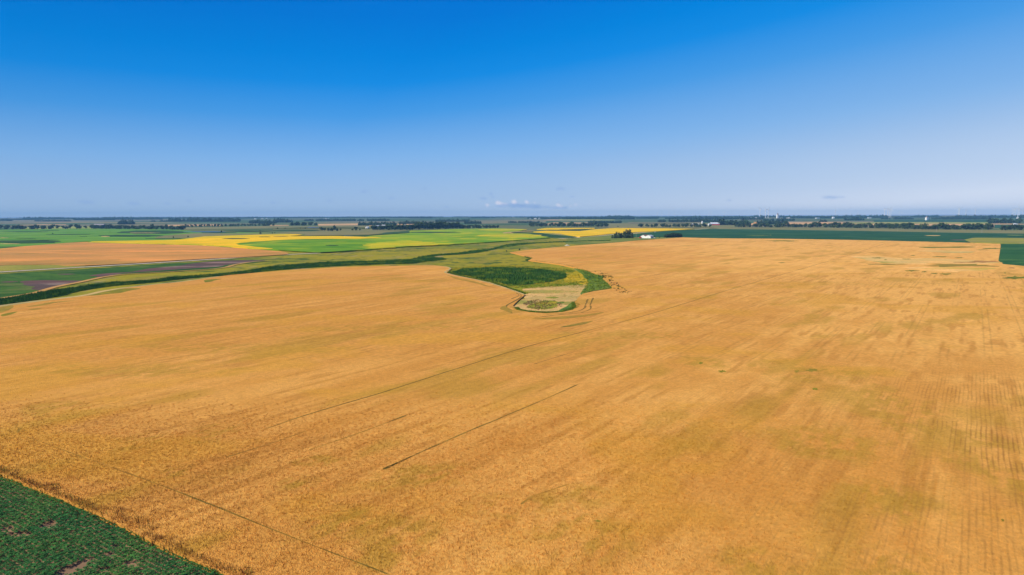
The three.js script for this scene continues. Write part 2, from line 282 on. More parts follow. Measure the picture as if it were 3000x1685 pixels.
bloom([[690, 716], [764, 707.5], [894, 701.6], [1070, 699.6], [1130, 700], [1180, 706], [1120, 714], [1060, 730], [1000, 735.4], [941, 738.4], [880, 735.6], [835, 732.6], [770, 727]], 'sunGreen', 1.5);
bloom([[1110, 711], [1200, 704], [1230, 708], [1290, 712], [1330, 714.6], [1200, 720.6], [1090, 727], [1070, 722]], 'sunMix', 1.55, 34);
bloom([[1460, 684], [1520, 684], [1600, 694.4], [1560, 696], [1490, 694], [1400, 692]], 'sunMix', 1.55, 30);
bloom([[1410, 671.5], [1480, 670.2], [1533, 671.6], [1528, 675], [1440, 676]], 'sunMix', 1.55, 30);
for (const [x0, x1, y, hh] of [[652, 730, 699, 1.3], [760, 790, 694, .6], [955, 990, 718.5, 1], [1195, 1346, 680.6, 1.6], [800, 846, 692.5, .5]]) structure('slough', slabGeo(curved(P(blob(x0, x1, y, hh), 1.8), 2), 1.8, 1.3, M.marsh.userData), M.marsh);
field('marsh', curved(P([[860, 692.6], [976, 690], [1070, 692.6], [1090, 689], [1200, 681.5], [1200, 677.5], [1130, 681], [1110, 686], [1040, 689.4], [960, 689.6]], .9), 3), .9, M.marsh);
field('pasture_rise', curved(P([[820, 682], [940, 677], [1080, 674.5], [1190, 675.5], [1150, 680], [1060, 688], [960, 689], [860, 691]], .5), 3), .5, M.oliveFar);
const sunRight = P([[1562, 679], [1600, 676], [1699, 677], [1740, 672], [1802, 668], [1910, 668.6], [2000, 669.6], [2034, 670.6], [2000, 673], [1934, 677], [1856, 680.6], [1794, 684.5], [1740, 690], [1699, 693.2], [1670, 690], [1639, 683], [1600, 681]], 1.6);
field('sunflower_field', sunRight, 1.6, M.sunYellow);
field('sunflower_field', P([[1573, 671.6], [1600, 668], [1742, 667.6], [1742, 670], [1640, 672.6]], 1.6), 1.6, M.sunYellow);
field('marsh', curved(P([[1590, 673.6], [1700, 671.4], [1735, 672], [1698, 675], [1610, 675.4]], .7), 3), .7, M.marsh);
field('marsh', curved(P([[1500, 681], [1560, 681.5], [1600, 683], [1650, 689], [1690, 694.4], [1650, 697], [1590, 694.5], [1520, 688.5]], .9), 3), .9, M.marsh);
field('dry_grass', curved(P([[1590, 682], [1640, 684.4], [1668, 691], [1640, 689], [1600, 685]], .95), 3), .95, M.hay, .8);
structure('farm_lane', ribbonGeo(open(P([[1482, 681.5], [1492, 685], [1506, 686.6], [1487, 681], [1510, 679], [1560, 676.4]], 1.5)), 9, 1.5, M.pale.userData), M.pale);

// dark soybean field on the right, its neighbours
field('soybean_field', P([[1800, 692], [1854, 686], [1941, 678.3], [2000, 674.8], [2062, 672], [2109, 671], [2202, 672], [2310, 673.3], [2400, 675], [2611, 678], [2800, 682], [3000, 684.4], [3160, 687], [3160, 700], [3000, 697.6], [2851, 696], [2842, 710.5], [2682, 707], [2541, 703.4], [2400, 701], [2270, 699], [2105, 698], [2000, 695], [1960, 695.6], [1935, 694.4], [1800, 695.5]], .6), .6, M.darkSoy);
field('hay_strip', curved(P([[2842, 709.5], [2851, 697], [2870, 696.4], [3000, 697.6], [3160, 700], [3160, 719], [3000, 713.6], [2930, 712.5]], .7), 2), .7, M.hay);
const soyR = P([[2931, 714.4], [3000, 714.6], [3200, 720], [3300, 800], [3000, 779.5], [2940, 774], [2925, 764], [2929, 740]], .75);
field('soybean_field', soyR, .75, M.soyRight);
for (const [x0, x1, y, hh, m] of [[2710, 2756, 690.2, .9, 'straw'], [2785, 2850, 703, .9, 'bare'], [2260, 2255, 689, .4, 'limeFar'], [2950, 3000, 689, .5, 'limeFar'], [2190, 2250, 689.6, .35, 'limeFar']]) structure('thin_patch', slabGeo(curved(P(blob(x0, x1, y, hh), .62), 2), .62, .5, M[m].userData), M[m]);
// yard grass round the shed
field('yard_grass', curved(P([[1700, 697], [1790, 690.5], [1856, 686], [1900, 690], [1945, 693.6], [1990, 696.5], [1941, 699.6], [1870, 704], [1800, 710.5], [1717, 716], [1660, 714]], .25), 3), .25, M.verge);
structure('farm_lane', ribbonGeo(open(P([[1850, 696.4], [1868, 696.6], [1884, 697.2]], .3)), 3.5, .3, M.pale.userData), M.pale);

// gravel road along the fields, with green verges
const roadL = open(P([[-120, 803.5], [0, 796.8], [300, 779.2], [600, 761], [835, 746.4], [997, 738.4]], .3), 8);
const roadR = open(P([[1640, 699], [1699, 695], [1794, 687.4], [1856, 683.2], [1973, 675], [2075, 669.8]], .3), 8);
structure('road_verge', ribbonGeo(roadL, 7.5, .12, M.verge.userData), M.verge);
structure('gravel_road', ribbonGeo(roadL, 3.1, .3, M.gravel.userData), M.gravel);
structure('road_verge', ribbonGeo(roadR, 12, .27, M.limeFar.userData), M.limeFar);
structure('gravel_road', ribbonGeo(roadR, 4.5, .33, M.gravel.userData), M.gravel);
structure('ditch_edge', ribbonGeo(open(P([[997, 739], [1070, 732], [1200, 721.8], [1341, 715.4], [1435, 709.8], [1529, 702.6], [1613, 697]], .5)), 2.4, .5, M.marsh.userData), M.marsh);

// green plot with bare ground left of the ditch
const plot = curved(P([[-120, 812], [0, 803], [282, 786], [600, 766], [700, 762], [783, 764], [682, 775.6], [654, 783], [600, 790], [540, 792], [364, 802.6], [305, 810], [235, 825], [164, 839], [94, 858], [0, 872], [-120, 888]], .35), 4);
field('green_plot', plot, .35, M.plot);
const ragged = (pts, h, m, wob = 5, name = 'bare_soil', base = .2) => structure(name, slabGeo(curved(P(pts, h), 6, wob), h, base, M[m].userData), M[m]);
ragged([[60, 824], [100, 822], [141, 821], [200, 822], [250, 822.6], [225, 827], [190, 834], [153, 843], [117, 850.5], [85, 847], [95, 840], [70, 833]], .37, 'bare');
ragged([[262, 807], [310, 801], [376, 797.6], [440, 786], [500, 781], [600, 767.4], [690, 762.8], [775, 763], [720, 770], [670, 775.4], [640, 781], [560, 786.6], [450, 794], [360, 801.6], [305, 809], [275, 814], [285, 810]], .38, 'bare');
ragged([[168, 803], [195, 801.6], [222, 803], [200, 805]], .37, 'bare', 3); ragged([[0, 826], [20, 824.5], [50, 825], [30, 828]], .37, 'bare', 3);
structure('field_margin', ribbonGeo(open(P([[-100, 886], [0, 873.5], [94, 859], [164, 840], [235, 826], [305, 811], [364, 803.6], [450, 799], [540, 793], [620, 788], [660, 783], [690, 775], [740, 767], [788, 764]], .4)), 2.0, .4, M.tanPath.userData), M.tanPath);

// ───────────────────────── the big wheat field ─────────────────────────
const WH = 0.75;
const RA = 0.594;                                       // rows run 34 degrees right of the view axis
const ru = [Math.sin(RA), -Math.cos(RA)], rv = [Math.cos(RA), Math.sin(RA)];
const wheatEdge = P([[-40, 903], [0, 897], [60, 889], [163, 876], [245, 866], [300, 854.5], [352, 846], [446, 834], [529, 826], [600, 816], [670, 806], [764, 798], [858, 790.5], [976, 783.5], [1070, 780], [1200, 778], [1270, 777], [1306, 781], [1322, 786], [1315, 793], [1308, 799], [1332, 806], [1388, 818], [1435, 827], [1470, 839], [1512, 853], [1538, 863], [1517, 881], [1503, 895], [1512, 907], [1552, 914.5], [1599, 917.5], [1646, 914.5], [1679, 907], [1689, 898], [1684, 884], [1696, 870], [1707, 860.5], [1740, 853], [1797, 845], [1783, 830], [1766, 816], [1773, 808], [1747, 803], [1717, 791], [1682, 784], [1635, 774], [1576, 766.5], [1548, 763], [1560, 756], [1536, 750], [1494, 739.5], [1541, 732.5], [1623, 725], [1717, 717], [1800, 711], [1870, 704.4], [1941, 699.6], [2000, 695.6], [2047, 697], [2105, 698.4], [2270, 699.4], [2400, 701.4], [2541, 703.8], [2682, 707.4], [2846, 711.4], [2931, 714.4], [2933, 718], [2929, 740], [2925, 764], [2940, 774], [3000, 779.5], [3300, 800]], WH);
const soyLine = P([[-600, 1150], [0, 1387], [280, 1502], [466, 1594], [670, 1686], [1100, 1885]], WH);
const wheatPts = [...wheatEdge, [620, -420], [620, 60], [40, 60], ...soyLine.slice().reverse(), [-330, -190], [-420, -260]];
const G = { straw: [.70, .362, .082], gold: [.545, .248, .044], brown: [.43, .185, .030], green: [.36, .212, .020], lime: [.55, .275, .028], gap: [.25, .11, .022] };
const greenSpots = [[380, 1300, 60, 26], [640, 1270, 70, 22], [530, 1380, 40, 16], [860, 1410, 60, 18], [1290, 1085, 40, 12], [950, 1345, 60, 14], [1000, 1530, 130, 60], [1240, 1395, 130, 30], [1150, 1580, 110, 60], [1500, 1480, 120, 40], [1680, 1570, 140, 60], [2050, 1060, 60, 14], [2380, 1085, 130, 24], [2620, 1180, 130, 40], [2730, 1260, 110, 50], [2880, 1290, 60, 24], [2400, 1290, 150, 40], [2960, 1400, 90, 120], [2600, 1460, 110, 50], [2250, 1655, 120, 50], [2560, 1640, 120, 50], [1700, 1450, 90, 30], [380, 1085, 260, 16], [700, 1020, 300, 12], [1150, 960, 260, 9], [2000, 790, 330, 5], [2500, 830, 300, 5], [1820, 980, 160, 9], [120, 1200, 90, 18]].map(([x, y, w, h]) => { const c = at(x, y, WH), e = at(x + w, y, WH), f = at(x, y - h, WH); return [c[0], c[1], Math.hypot(e[0] - c[0], e[1] - c[1]), Math.hypot(f[0] - c[0], f[1] - c[1])]; });
const rowGap = (u, v, x, z) => {                        // open gaps between the drill rows, clearest on the thin side of the field
  const w = v + .22 * (noise(u / 7, v / 3) - .5), k = Math.floor(w / .76), row = Math.abs(w / .76 - k - .5) * 2, bold = NT[(k * 37) & 65535];
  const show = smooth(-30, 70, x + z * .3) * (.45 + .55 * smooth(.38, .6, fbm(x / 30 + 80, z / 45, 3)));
  return smooth(.52, .86, row) * smooth(.62 - .5 * bold, .95 - .5 * bold, noise(u / 5 + 9, k * 7.3)) * show * smooth(-190, -125, z);
};
function wheat(x, z, o, fine) {
  const u = x * ru[0] + z * ru[1], v = x * rv[0] + z * rv[1];
  const macro = fbm(x / 120 + 3, z / 120, 4), st = fbm(u / 55, v / 5.5, 4), st2 = fbm(u / 16 + 70, v / 1.5, 3), mid = fbm(x / 9 + 31, z / 9, 4);
  const thin = smooth(-60, 160, x + z * .2 + (macro - .5) * 260 + (mid - .5) * 120);   // thinner to the right; brightening opposite the sun is painted in as paler straw
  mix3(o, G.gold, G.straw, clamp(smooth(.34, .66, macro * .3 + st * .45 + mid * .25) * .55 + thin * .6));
  into(o, G.brown, smooth(.52, .70, st2 * .6 + mid * .4) * (fine === 2 ? .3 : .6));
  into(o, G.lime, smooth(.54, .72, fbm(x / 30 - 40, z / 22, 4)) * (fine === 2 ? .22 : .5));
  let g = smooth(.58, .76, fbm(u / 40 - 11, v / 12 + 7, 5)) * .5;
  const wx = (fbm(x / 7 + 60, z / 7, 3) - .5) * 1.7, wz = (fbm(x / 7, z / 7 + 90, 3) - .5) * 1.7, tuft = fbm(u / 2.6, v / 1.1 + 40, 3);
  for (const s of greenSpots) { const dx = (x - s[0]) / s[2] + wx, dz = (z - s[1]) / s[3] + wz; const q = dx * dx + dz * dz; if (q < 2.4) g = Math.max(g, smooth(2.2, .0, q) * smooth(.36, .62, tuft * .6 + mid * .4) * (s[2] > 40 ? .35 : .6)); }
  into(o, G.green, g);
  if (fine < 2) {                                       // drill rows and the gaps between them
    const gap = rowGap(u, v, x, z);
    into(o, G.gap, gap * (fine ? .3 : .8));
    const lane = Math.abs((v / 10.6 % 1 + 1) % 1 - .5) * 10.6, ln = smooth(.24, .10, Math.abs(lane - .95)) * smooth(.42, .6, fbm(u / 30 + 5, Math.floor(v / 10.6) * 3.7, 2));
    into(o, [.27, .15, .03], ln * (fine ? .35 : 0));
  }
  const f1 = noise(u / .34, v / .22), f2 = noise(x / .8 + 5, z / .8);
  times(o, fine === 0 ? .79 + .26 * f1 + .16 * f2 : fine === 1 ? .84 + .32 * noise(x / .7, z / .6) : .88 + .14 * noise(x / 2.2, z / 3.5) + .12 * noise(u / 14, v / 2.4));
}
const wheatBump = heightTexture(512, (i, j) => { const x = i / 512 * 64, y = j / 512 * 64; return .5 * NT[(((y | 0) & 63) << 8) | ((x | 0) & 63)] + .5 * noise(x * 2, y * 2); });
const zones = [[-185, 185, -185, -45, 0], [-400, 400, -470, -185, 1], [-1500, 1500, -2200, -470, 2], [-700, 700, -45, 80, 1]];
const wheatField = new THREE.Group(); wheatField.name = numbered('wheat_field'); wheatField.userData.kind = 'structure'; scene.add(wheatField);
{
  const outer = [];                                     // pieces left and right of the two near zones
  for (const [x0, x1, z0, z1, k] of zones) {
    const q = clipRect(wheatPts, x0, x1, z0, z1); if (q.length < 3) continue;
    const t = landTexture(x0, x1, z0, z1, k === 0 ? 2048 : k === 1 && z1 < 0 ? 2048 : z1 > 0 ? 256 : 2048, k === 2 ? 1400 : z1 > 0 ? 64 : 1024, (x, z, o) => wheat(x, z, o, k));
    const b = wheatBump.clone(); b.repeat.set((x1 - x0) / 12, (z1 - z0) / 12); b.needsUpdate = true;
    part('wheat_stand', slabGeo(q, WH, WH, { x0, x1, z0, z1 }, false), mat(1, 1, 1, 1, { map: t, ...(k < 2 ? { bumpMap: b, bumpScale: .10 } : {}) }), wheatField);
    if (k < 2) outer.push([x0, x1, z0, z1]);
  }
  const sideMat = cropMat(G.gold, G.straw, { c3: G.lime, size: 300 });
  for (const [x0, x1, z0, z1] of [[-900, -185, -185, -45], [185, 900, -185, -45], [-900, -400, -470, -185], [400, 900, -470, -185]]) { const q = clipRect(wheatPts, x0, x1, z0, z1); if (q.length > 2) part('wheat_stand', slabGeo(q, WH, WH, sideMat.userData, false), sideMat, wheatField); }
  // the standing edge of the crop
  const w = []; const all = wheatPts; const pos = [], nor = [], uv = [], idx = [];
  for (let i = 0; i < all.length; i++) { const a = all[i], b = all[(i + 1) % all.length], l = Math.hypot(b[0] - a[0], b[1] - a[1]) || 1, k = pos.length / 3, n = [(b[1] - a[1]) / l, (a[0] - b[0]) / l]; for (const [p, y, s] of [[a, 0, 0], [b, 0, l], [b, WH, l], [a, WH, 0]]) { pos.push(p[0], y, p[1]); nor.push(n[0], 0, n[1]); uv.push(s / 100, y / 100); } idx.push(k, k + 1, k + 2, k, k + 2, k + 3); }
  const g = new THREE.BufferGeometry(); g.setAttribute('position', new THREE.Float32BufferAttribute(pos, 3)); g.setAttribute('uv', new THREE.Float32BufferAttribute(uv, 2)); g.setIndex(idx); g.computeVertexNormals();
  part('wheat_edge', g, mat(...G.gold), wheatField);
}
console.log('wheat done');

// wheel tracks: narrow green lanes run down in the wheat
const trackMat = cropMat([.22, .13, .022], [.15, .105, .018], { c3: [.36, .19, .03], size: 60, grain: .7, s3: [.45, .65] });
const tracks = [
  [[760, 1262], [900, 1215], [1120, 1150], [1335, 1081], [1568, 1009], [1870, 930], [2130, 851], [2400, 773], [2475, 751], [2600, 711.6]], [[900, 1320], [1040, 1273], [1195, 1215]], [[1121, 1376], [1330, 1282], [1520, 1202], [1699, 1124]], [[1121, 1376], [1210, 1335]],
  [[1560, 1068], [1700, 1025]], [[58, 1273], [300, 1360], [520, 1440], [900, 1591], [1148, 1686]], [[52, 1268], [55, 1260], [62, 1255]], [[660, 1340], [790, 1300], [900, 1262]], [[1525, 1477], [1560, 1455], [1660, 1420]],
  [[1520, 856], [1527, 868], [1515, 878], [1500, 886], [1484, 896], [1490, 910], [1500, 918]], [[1497, 876], [1520, 866], [1513, 858]], [[1722, 876], [1716, 892], [1712, 903], [1690, 912], [1650, 918], [1600, 921]], [[1738, 872], [1730, 892], [1728, 906], [1700, 917]], [[1560, 932], [1640, 922], [1760, 912]],
];
const trackW = [.17, .2, .2, .34, .16, .15, .3, .14, .18, .3, .3, .34, .3, .34];
tracks.forEach((t, i) => {
  const c = open(P(t, WH + .02), 60), w = trackW[i] * (t[0][1] < 940 ? 1.3 : 1);
  structure('wheel_track', ribbonGeo(c.map(p => [p[0] + (noise(p[0] / 5, p[1] / 5) - .5) * .25, p[1]]), c.map((p, k) => w * (i ? clamp(.15 + 2.2 * (fbm(p[0] / 9, p[1] / 9, 3) - .2)) : 1.15) * smooth(0, 8, k) * smooth(0, 8, c.length - 1 - k) + .02), WH + .02, trackMat.userData), trackMat);
});

// green and rank patches left standing in the wheat
const weedMat = cropMat([.115, .135, .010], [.19, .17, .014], { c3: [.07, .10, .010], size: 80, grain: .6 }), rustMat = cropMat([.30, .15, .04], [.36, .19, .05], { size: 60, grain: .5 }), faintMat = cropMat([.36, .20, .028], [.30, .19, .024], { c3: [.22, .16, .02], size: 60, grain: .5, s3: [.5, .65] }), oliveMat = cropMat([.20, .165, .018], [.25, .18, .022], { size: 80, grain: .4 });
const palMat = cropMat([.68, .42, .13], [.62, .36, .09], { c3: [.46, .32, .05], size: 120, grain: .4, s3: [.5, .66] });
for (const q of [[[2500, 752], [2560, 750], [2640, 755], [2730, 757], [2820, 761], [2900, 764], [2922, 770], [2860, 774], [2760, 771], [2690, 775], [2610, 772], [2540, 764]], [[2640, 782], [2720, 783], [2820, 785], [2920, 784], [2880, 792], [2790, 797], [2700, 792]], [[2690, 735], [2760, 733], [2860, 737], [2800, 741]]]) structure('worn_patch', slabGeo(curved(P(q, WH + .015), 8, 14), WH + .015, WH, palMat.userData), palMat);
for (const [x0, x1, y, hh, m] of [[2250, 2329, 705.8, 1.6, weedMat], [2672, 2849, 724.5, 1.6, weedMat], [2885, 2931, 728, 1.6, weedMat], [2860, 2890, 732, .7, weedMat], [2669, 2682, 748.6, .7, weedMat], [2730, 2776, 752.2, 1, weedMat], [2799, 2826, 755.2, .9, weedMat], [2553, 2588, 755.8, .9, weedMat], [2644, 2670, 758.8, .7, weedMat], [2590, 2598, 761, .8, weedMat], [2840, 2917, 766.5, 2, rustMat], [2800, 2860, 768.5, 1, rustMat], [2703, 2931, 777.5, 3.2, oliveMat], [2650, 2684, 793, 1.8, weedMat], [2696, 2712, 796.5, 1.2, weedMat], [2727, 2748, 801, 1.0, weedMat], [2757, 2790, 803, 1.6, weedMat], [2940, 3010, 813.4, 3, weedMat], [2955, 2975, 785, 1.2, rustMat], [2282, 2300, 769.6, 1, weedMat], [2150, 2154, 755, .5, weedMat], [2050, 2062, 1064, 3, weedMat], [2110, 2132, 1086, 4, weedMat], [2370, 2400, 1085, 5, oliveMat], [2335, 2350, 1088, 3, oliveMat], [2380, 2395, 1138, 4, weedMat], [2940, 2946, 800, 1, weedMat], [2540, 2640, 774, 1, oliveMat], [1870, 1900, 795, .6, oliveMat], [1758, 1775, 1532, 3, oliveMat], [2936, 2944, 1527, 3, oliveMat]])
  structure('weed_patch', slabGeo(curved(P(blob(x0, x1, y, hh * (x0 > 2500 ? 1.25 : .85), 16, .9), WH + .03), 4, y > 780 ? 3 : 0), WH + .03, WH, m.userData), m);

for (const [m, q] of [[weedMat, [[-8, 925], [12, 918], [30, 915], [46, 913.6], [40, 918], [20, 923], [0, 927]]], [weedMat, [[252, 866], [268, 860], [305, 852], [345, 847], [376, 845], [410, 845.5], [380, 851], [352, 858], [310, 862], [282, 865.4]]], [oliveMat, [[70, 899], [90, 895], [117, 891], [160, 884.6], [223, 880], [190, 884], [164, 887], [130, 893], [100, 897.6]]], [oliveMat, [[-8, 906], [10, 898], [35, 895], [28, 905], [10, 912], [-8, 917]]], [weedMat, [[596, 823], [615, 819], [650, 817.6], [630, 822], [610, 826], [598, 827]]], [oliveMat, [[76, 907], [100, 904], [120, 905], [96, 908]]], [faintMat, [[1310, 806], [1350, 815], [1420, 833], [1450, 842], [1400, 832], [1345, 820]]], [faintMat, [[1462, 905], [1480, 896], [1488, 905], [1495, 917], [1478, 912]]], [faintMat, [[1560, 935], [1640, 928], [1720, 920], [1770, 914], [1720, 926], [1640, 934]]], [faintMat, [[1640, 960], [1700, 945], [1740, 940], [1700, 952]]]])
  structure('weed_patch', slabGeo(curved(P(q, WH + .03), 8, 3.5), WH + .03, WH, m.userData), m);

// ───────────────────────── wetland basin ─────────────────────────
ragged([[1322, 788], [1364, 782], [1470, 779], [1552, 781], [1640, 787], [1690, 793], [1725, 835], [1690, 860], [1640, 850], [1530, 848], [1460, 832], [1388, 815], [1325, 801]], .12, 'wetGrass', 6, 'wet_meadow', 0);
ragged([[1653, 823], [1672, 803], [1690, 794], [1706, 803], [1718, 823], [1722, 836], [1690, 829]], .2, 'gold', 4, 'golden_weeds', .05);
ragged([[1684, 784], [1717, 790], [1752, 803], [1776, 813], [1795, 842], [1740, 852], [1706, 860], [1694, 864], [1715, 839], [1722, 825], [1703, 801]], .35, 'bank', 5, 'grassy_bank', .05);
ragged([[1545, 850], [1565, 843], [1650, 838], [1712, 834], [1716, 842], [1697, 862], [1684, 880], [1686, 897], [1640, 912], [1560, 913], [1512, 903], [1506, 894], [1522, 880], [1540, 864]], .24, 'straw', 9, 'flattened_straw', .05);
ragged([[1640, 912], [1664, 895], [1682, 884], [1688, 898], [1678, 906]], .34, 'bank', 2, 'grassy_bank', .1);
ragged([[1514, 906], [1560, 911], [1600, 914.6], [1600, 916.6], [1552, 914], [1516, 908.6]], .34, 'bank', 2, 'grassy_bank', .1);
ragged([[1550, 893], [1565, 884], [1590, 880], [1620, 880], [1640, 886], [1636, 896], [1610, 905], [1575, 906], [1556, 901]], .27, 'wetGrass', 8, 'grassy_low', .1);
ragged([[1598, 872.6], [1612, 870.6], [1630, 870.8], [1634, 872.4], [1615, 873.6]], .3, 'wetGrass', 4, 'grassy_bank', .1); ragged([[1628, 886], [1650, 883], [1656, 886], [1640, 889]], .3, 'bank', 2, 'grassy_bank', .1);
structure('mown_strip', ribbonGeo(open(P([[-40, 903], [0, 896.5], [60, 888.5], [163, 875.5], [245, 865.5], [300, 853.5], [352, 845], [446, 833.4], [529, 825.4], [600, 815.4], [640, 810]], .8)), [...Array(67)].map((_, i) => lerp(2.6, 1.2, i / 66)), .8, M.pale.userData), M.pale);
structure('mown_strip', ribbonGeo(open(P([[1240, 777.4], [1290, 779.4], [1318, 785], [1311, 793], [1304, 798], [1332, 806.5], [1420, 825], [1512, 854], [1536, 863]], .8)), .7, .8, M.pale.userData), M.pale);

// reeds: clumps of upright leaves, far too many to count
function clumpGeo(n, h, w, lean = .25) {
  const pos = [], idx = []; for (let i = 0; i < n; i++) { const a = rnd() * 6.283, r = Math.sqrt(rnd()) * w * .5, x = Math.cos(a) * r, z = Math.sin(a) * r, b = rnd() * 6.283, hh = h * rr(.65, 1), bw = w * .16, k = pos.length / 3; pos.push(x - Math.cos(b) * bw, 0, z - Math.sin(b) * bw, x + Math.cos(b) * bw, 0, z + Math.sin(b) * bw, x + Math.cos(a) * lean * hh * rnd(), hh, z + Math.sin(a) * lean * hh * rnd()); idx.push(k, k + 1, k + 2); }
  const g = new THREE.BufferGeometry(); g.setAttribute('position', new THREE.Float32BufferAttribute(pos, 3)); g.setIndex(idx); g.computeVertexNormals(); return g;
}
function scatter(name, label, category, geo, m, places, colour) {
  const im = shadowed(new THREE.InstancedMesh(geo, m, places.length)), q = new THREE.Object3D(), c = new THREE.Color(); im.name = numbered(name);
  places.forEach(([x, y, z, s], i) => { q.position.set(x, y, z); q.rotation.set(0, rnd() * 6.283, 0); q.scale.set(s, s * rr(.8, 1.2), s); q.updateMatrix(); im.setMatrixAt(i, q.matrix); const v = colour(x, z); im.setColorAt(i, c.setRGB(v[0], v[1], v[2])); });
  im.userData = { kind: 'stuff', label, category }; scene.add(im); return im;
}
function fill(poly, step, jitter, f) { const xs = poly.map(p => p[0]), zs = poly.map(p => p[1]), out = []; for (let x = Math.min(...xs); x < Math.max(...xs); x += step) for (let z = Math.min(...zs); z < Math.max(...zs); z += step) { const X = x + rr(-jitter, jitter), Z = z + rr(-jitter, jitter); if (inside(poly, X, Z)) { const r = f(X, Z); if (r) out.push(r); } } return out; }
const reedTone = (x, z) => { const n = fbm(x / 9, z / 9, 3), k = .7 + .6 * rnd(); const y = smooth(.55, .75, fbm(x / 5 + 40, z / 11, 3)); return [lerp(lerp(.032, .060, n), .15, y) * k, lerp(lerp(.095, .15, n), .22, y) * k, lerp(.012, .024, n) * k]; };
const basin = curved(P([[1328, 794.5], [1364, 787], [1470, 784], [1552, 787], [1635, 793.5], [1653, 801], [1646, 813], [1611, 823], [1517, 833], [1470, 827], [1411, 816], [1350, 803]], .6), 4, 8);
scatter('cattail_bed', 'dense dark green cattails filling the wetland basin in the wheat', 'cattails', clumpGeo(9, 1.3, 1.5), mat(1, 1, 1), fill(basin, 1.15, .5, (x, z) => [x, .1, z, rr(.7, 1.2) * (.6 + .7 * fbm(x / 12, z / 12, 3))]), reedTone);
structure('marsh_floor', slabGeo(basin, .3, .05, M.marsh.userData), M.marsh);
const ditchC = [[-60, 892, 9], [0, 883, 8.6], [94, 869, 9], [164, 857.5, 9.6], [235, 844.4, 6.4], [329, 831.4, 5], [423, 824, 4], [517, 814.4, 3.4], [600, 807, 2.8], [694, 799.4, 2.6], [764, 789.4, 5], [882, 778.6, 6], [999, 772, 6], [1117, 768.4, 5], [1200, 765, 6], [1247, 758.5, 7], [1306, 758, 1]];
const ditch = curved(P([...ditchC.map(d => [d[0], d[1] - d[2]]), ...ditchC.slice().reverse().map(d => [d[0], d[1] + d[2]])], .6), 3, 2);
const creekC = [[1230, 754, 2], [1289, 746, 2], [1341, 743, 2.2], [1400, 735.7, 4], [1447, 728.6, 2], [1482, 720, 3], [1529, 714.5, 2.2], [1570, 712, .8], [1623, 709, .9], [1700, 706.5, .8], [1787, 704.4, .7]];
const creek = curved(P([...creekC.map(d => [d[0], d[1] - d[2]]), ...creekC.slice().reverse().map(d => [d[0], d[1] + d[2]])], .5), 3, 2);
structure('ditch_bed', slabGeo(ditch, .3, .05, M.marsh.userData), M.marsh); structure('ditch_bed', slabGeo(creek, .3, .05, M.marsh.userData), M.marsh);
scatter('ditch_reeds', 'long band of dark green reeds along the ditch beside the wheat', 'reeds', clumpGeo(9, 1.25, 1.5), mat(1, 1, 1), fill(ditch, 1.1, .55, (x, z) => [x, .1, z, rr(.55, 1.15) * (.5 + .9 * fbm(x / 8, z / 8, 3))]), reedTone);
scatter('ditch_reeds', 'thin winding line of dark reeds across the olive pasture', 'reeds', clumpGeo(8, 1.2, 1.8), mat(1, 1, 1), fill(creek, 2, .9, (x, z) => [x, .1, z, rr(.6, 1.3)]), reedTone);
structure('pond', slabGeo(curved(P(blob(1432, 1447, 728.8, 1.2, 12, .2), .4), 2), .4, .3), water);
scatter('dead_weeds', 'scattered brown and dark green weeds beyond the grassy wetland bank', 'weeds', clumpGeo(8, 1.0, 1.3), mat(1, 1, 1), fill(curved(P([[1740, 790], [1775, 796], [1800, 818], [1818, 842], [1860, 856], [1830, 860], [1797, 846], [1785, 826], [1760, 806]], .8), 3, 6), 1.5, .8, (x, z) => rnd() < .5 * smooth(.35, .6, fbm(x / 9 + 4, z / 9, 3)) ? [x, .6, z, rr(.4, 1)] : null), () => { const k = rr(.5, 1.2), g = rnd() < .55; return g ? [.08 * k, .10 * k, .02 * k] : [.17 * k, .085 * k, .03 * k]; });
const growth = (name, label, cat, poly, step, h, tone, keep = .8) => scatter(name, label, cat, clumpGeo(8, h, 1.3, .5), mat(1, 1, 1), fill(curved(P(poly, .3), 4, 5), step, step * .6, (x, z) => rnd() < keep ? [x, .12, z, rr(.5, 1.15) * (.6 + .8 * fbm(x / 6, z / 6, 3))] : null), tone);
growth('meadow_grass', 'yellow green rough grass ringing the cattails in the wetland', 'grass', [[1316, 790], [1364, 781], [1470, 777.5], [1552, 779.5], [1640, 785], [1690, 792], [1718, 815], [1724, 836], [1690, 842], [1620, 840], [1560, 846], [1500, 842], [1460, 832], [1388, 815], [1318, 801]], 1.5, .5, (x, z) => { const k = rr(.8, 1.2), a = fbm(x / 14 + 5, z / 14, 4), b = fbm(x / 7 + 50, z / 9, 3); const o = [.26 * k, .25 * k, .014 * k]; into(o, [.13 * k, .18 * k, .014 * k], smooth(.42, .6, a)); into(o, [.42 * k, .30 * k, .02 * k], smooth(.5, .68, b) * .8); into(o, [.52 * k, .36 * k, .01 * k], smooth(44, 74, x) * smooth(.3, .5, a)); return o; });
growth('straw_litter', 'pale flattened straw with tufts of green in the dry hollow', 'straw', [[1535, 853], [1560, 841], [1650, 836], [1712, 833], [1716, 844], [1698, 862], [1686, 880], [1686, 899], [1640, 913], [1560, 914], [1508, 904], [1506, 894], [1522, 880], [1538, 866]], 1.1, .28, (x, z) => { const k = rr(.8, 1.2), a = fbm(x / 9 + 15, z / 9, 4); const o = [.62 * k, .39 * k, .15 * k]; into(o, [.24 * k, .24 * k, .04 * k], smooth(.54, .68, a)); return o; }, .7);
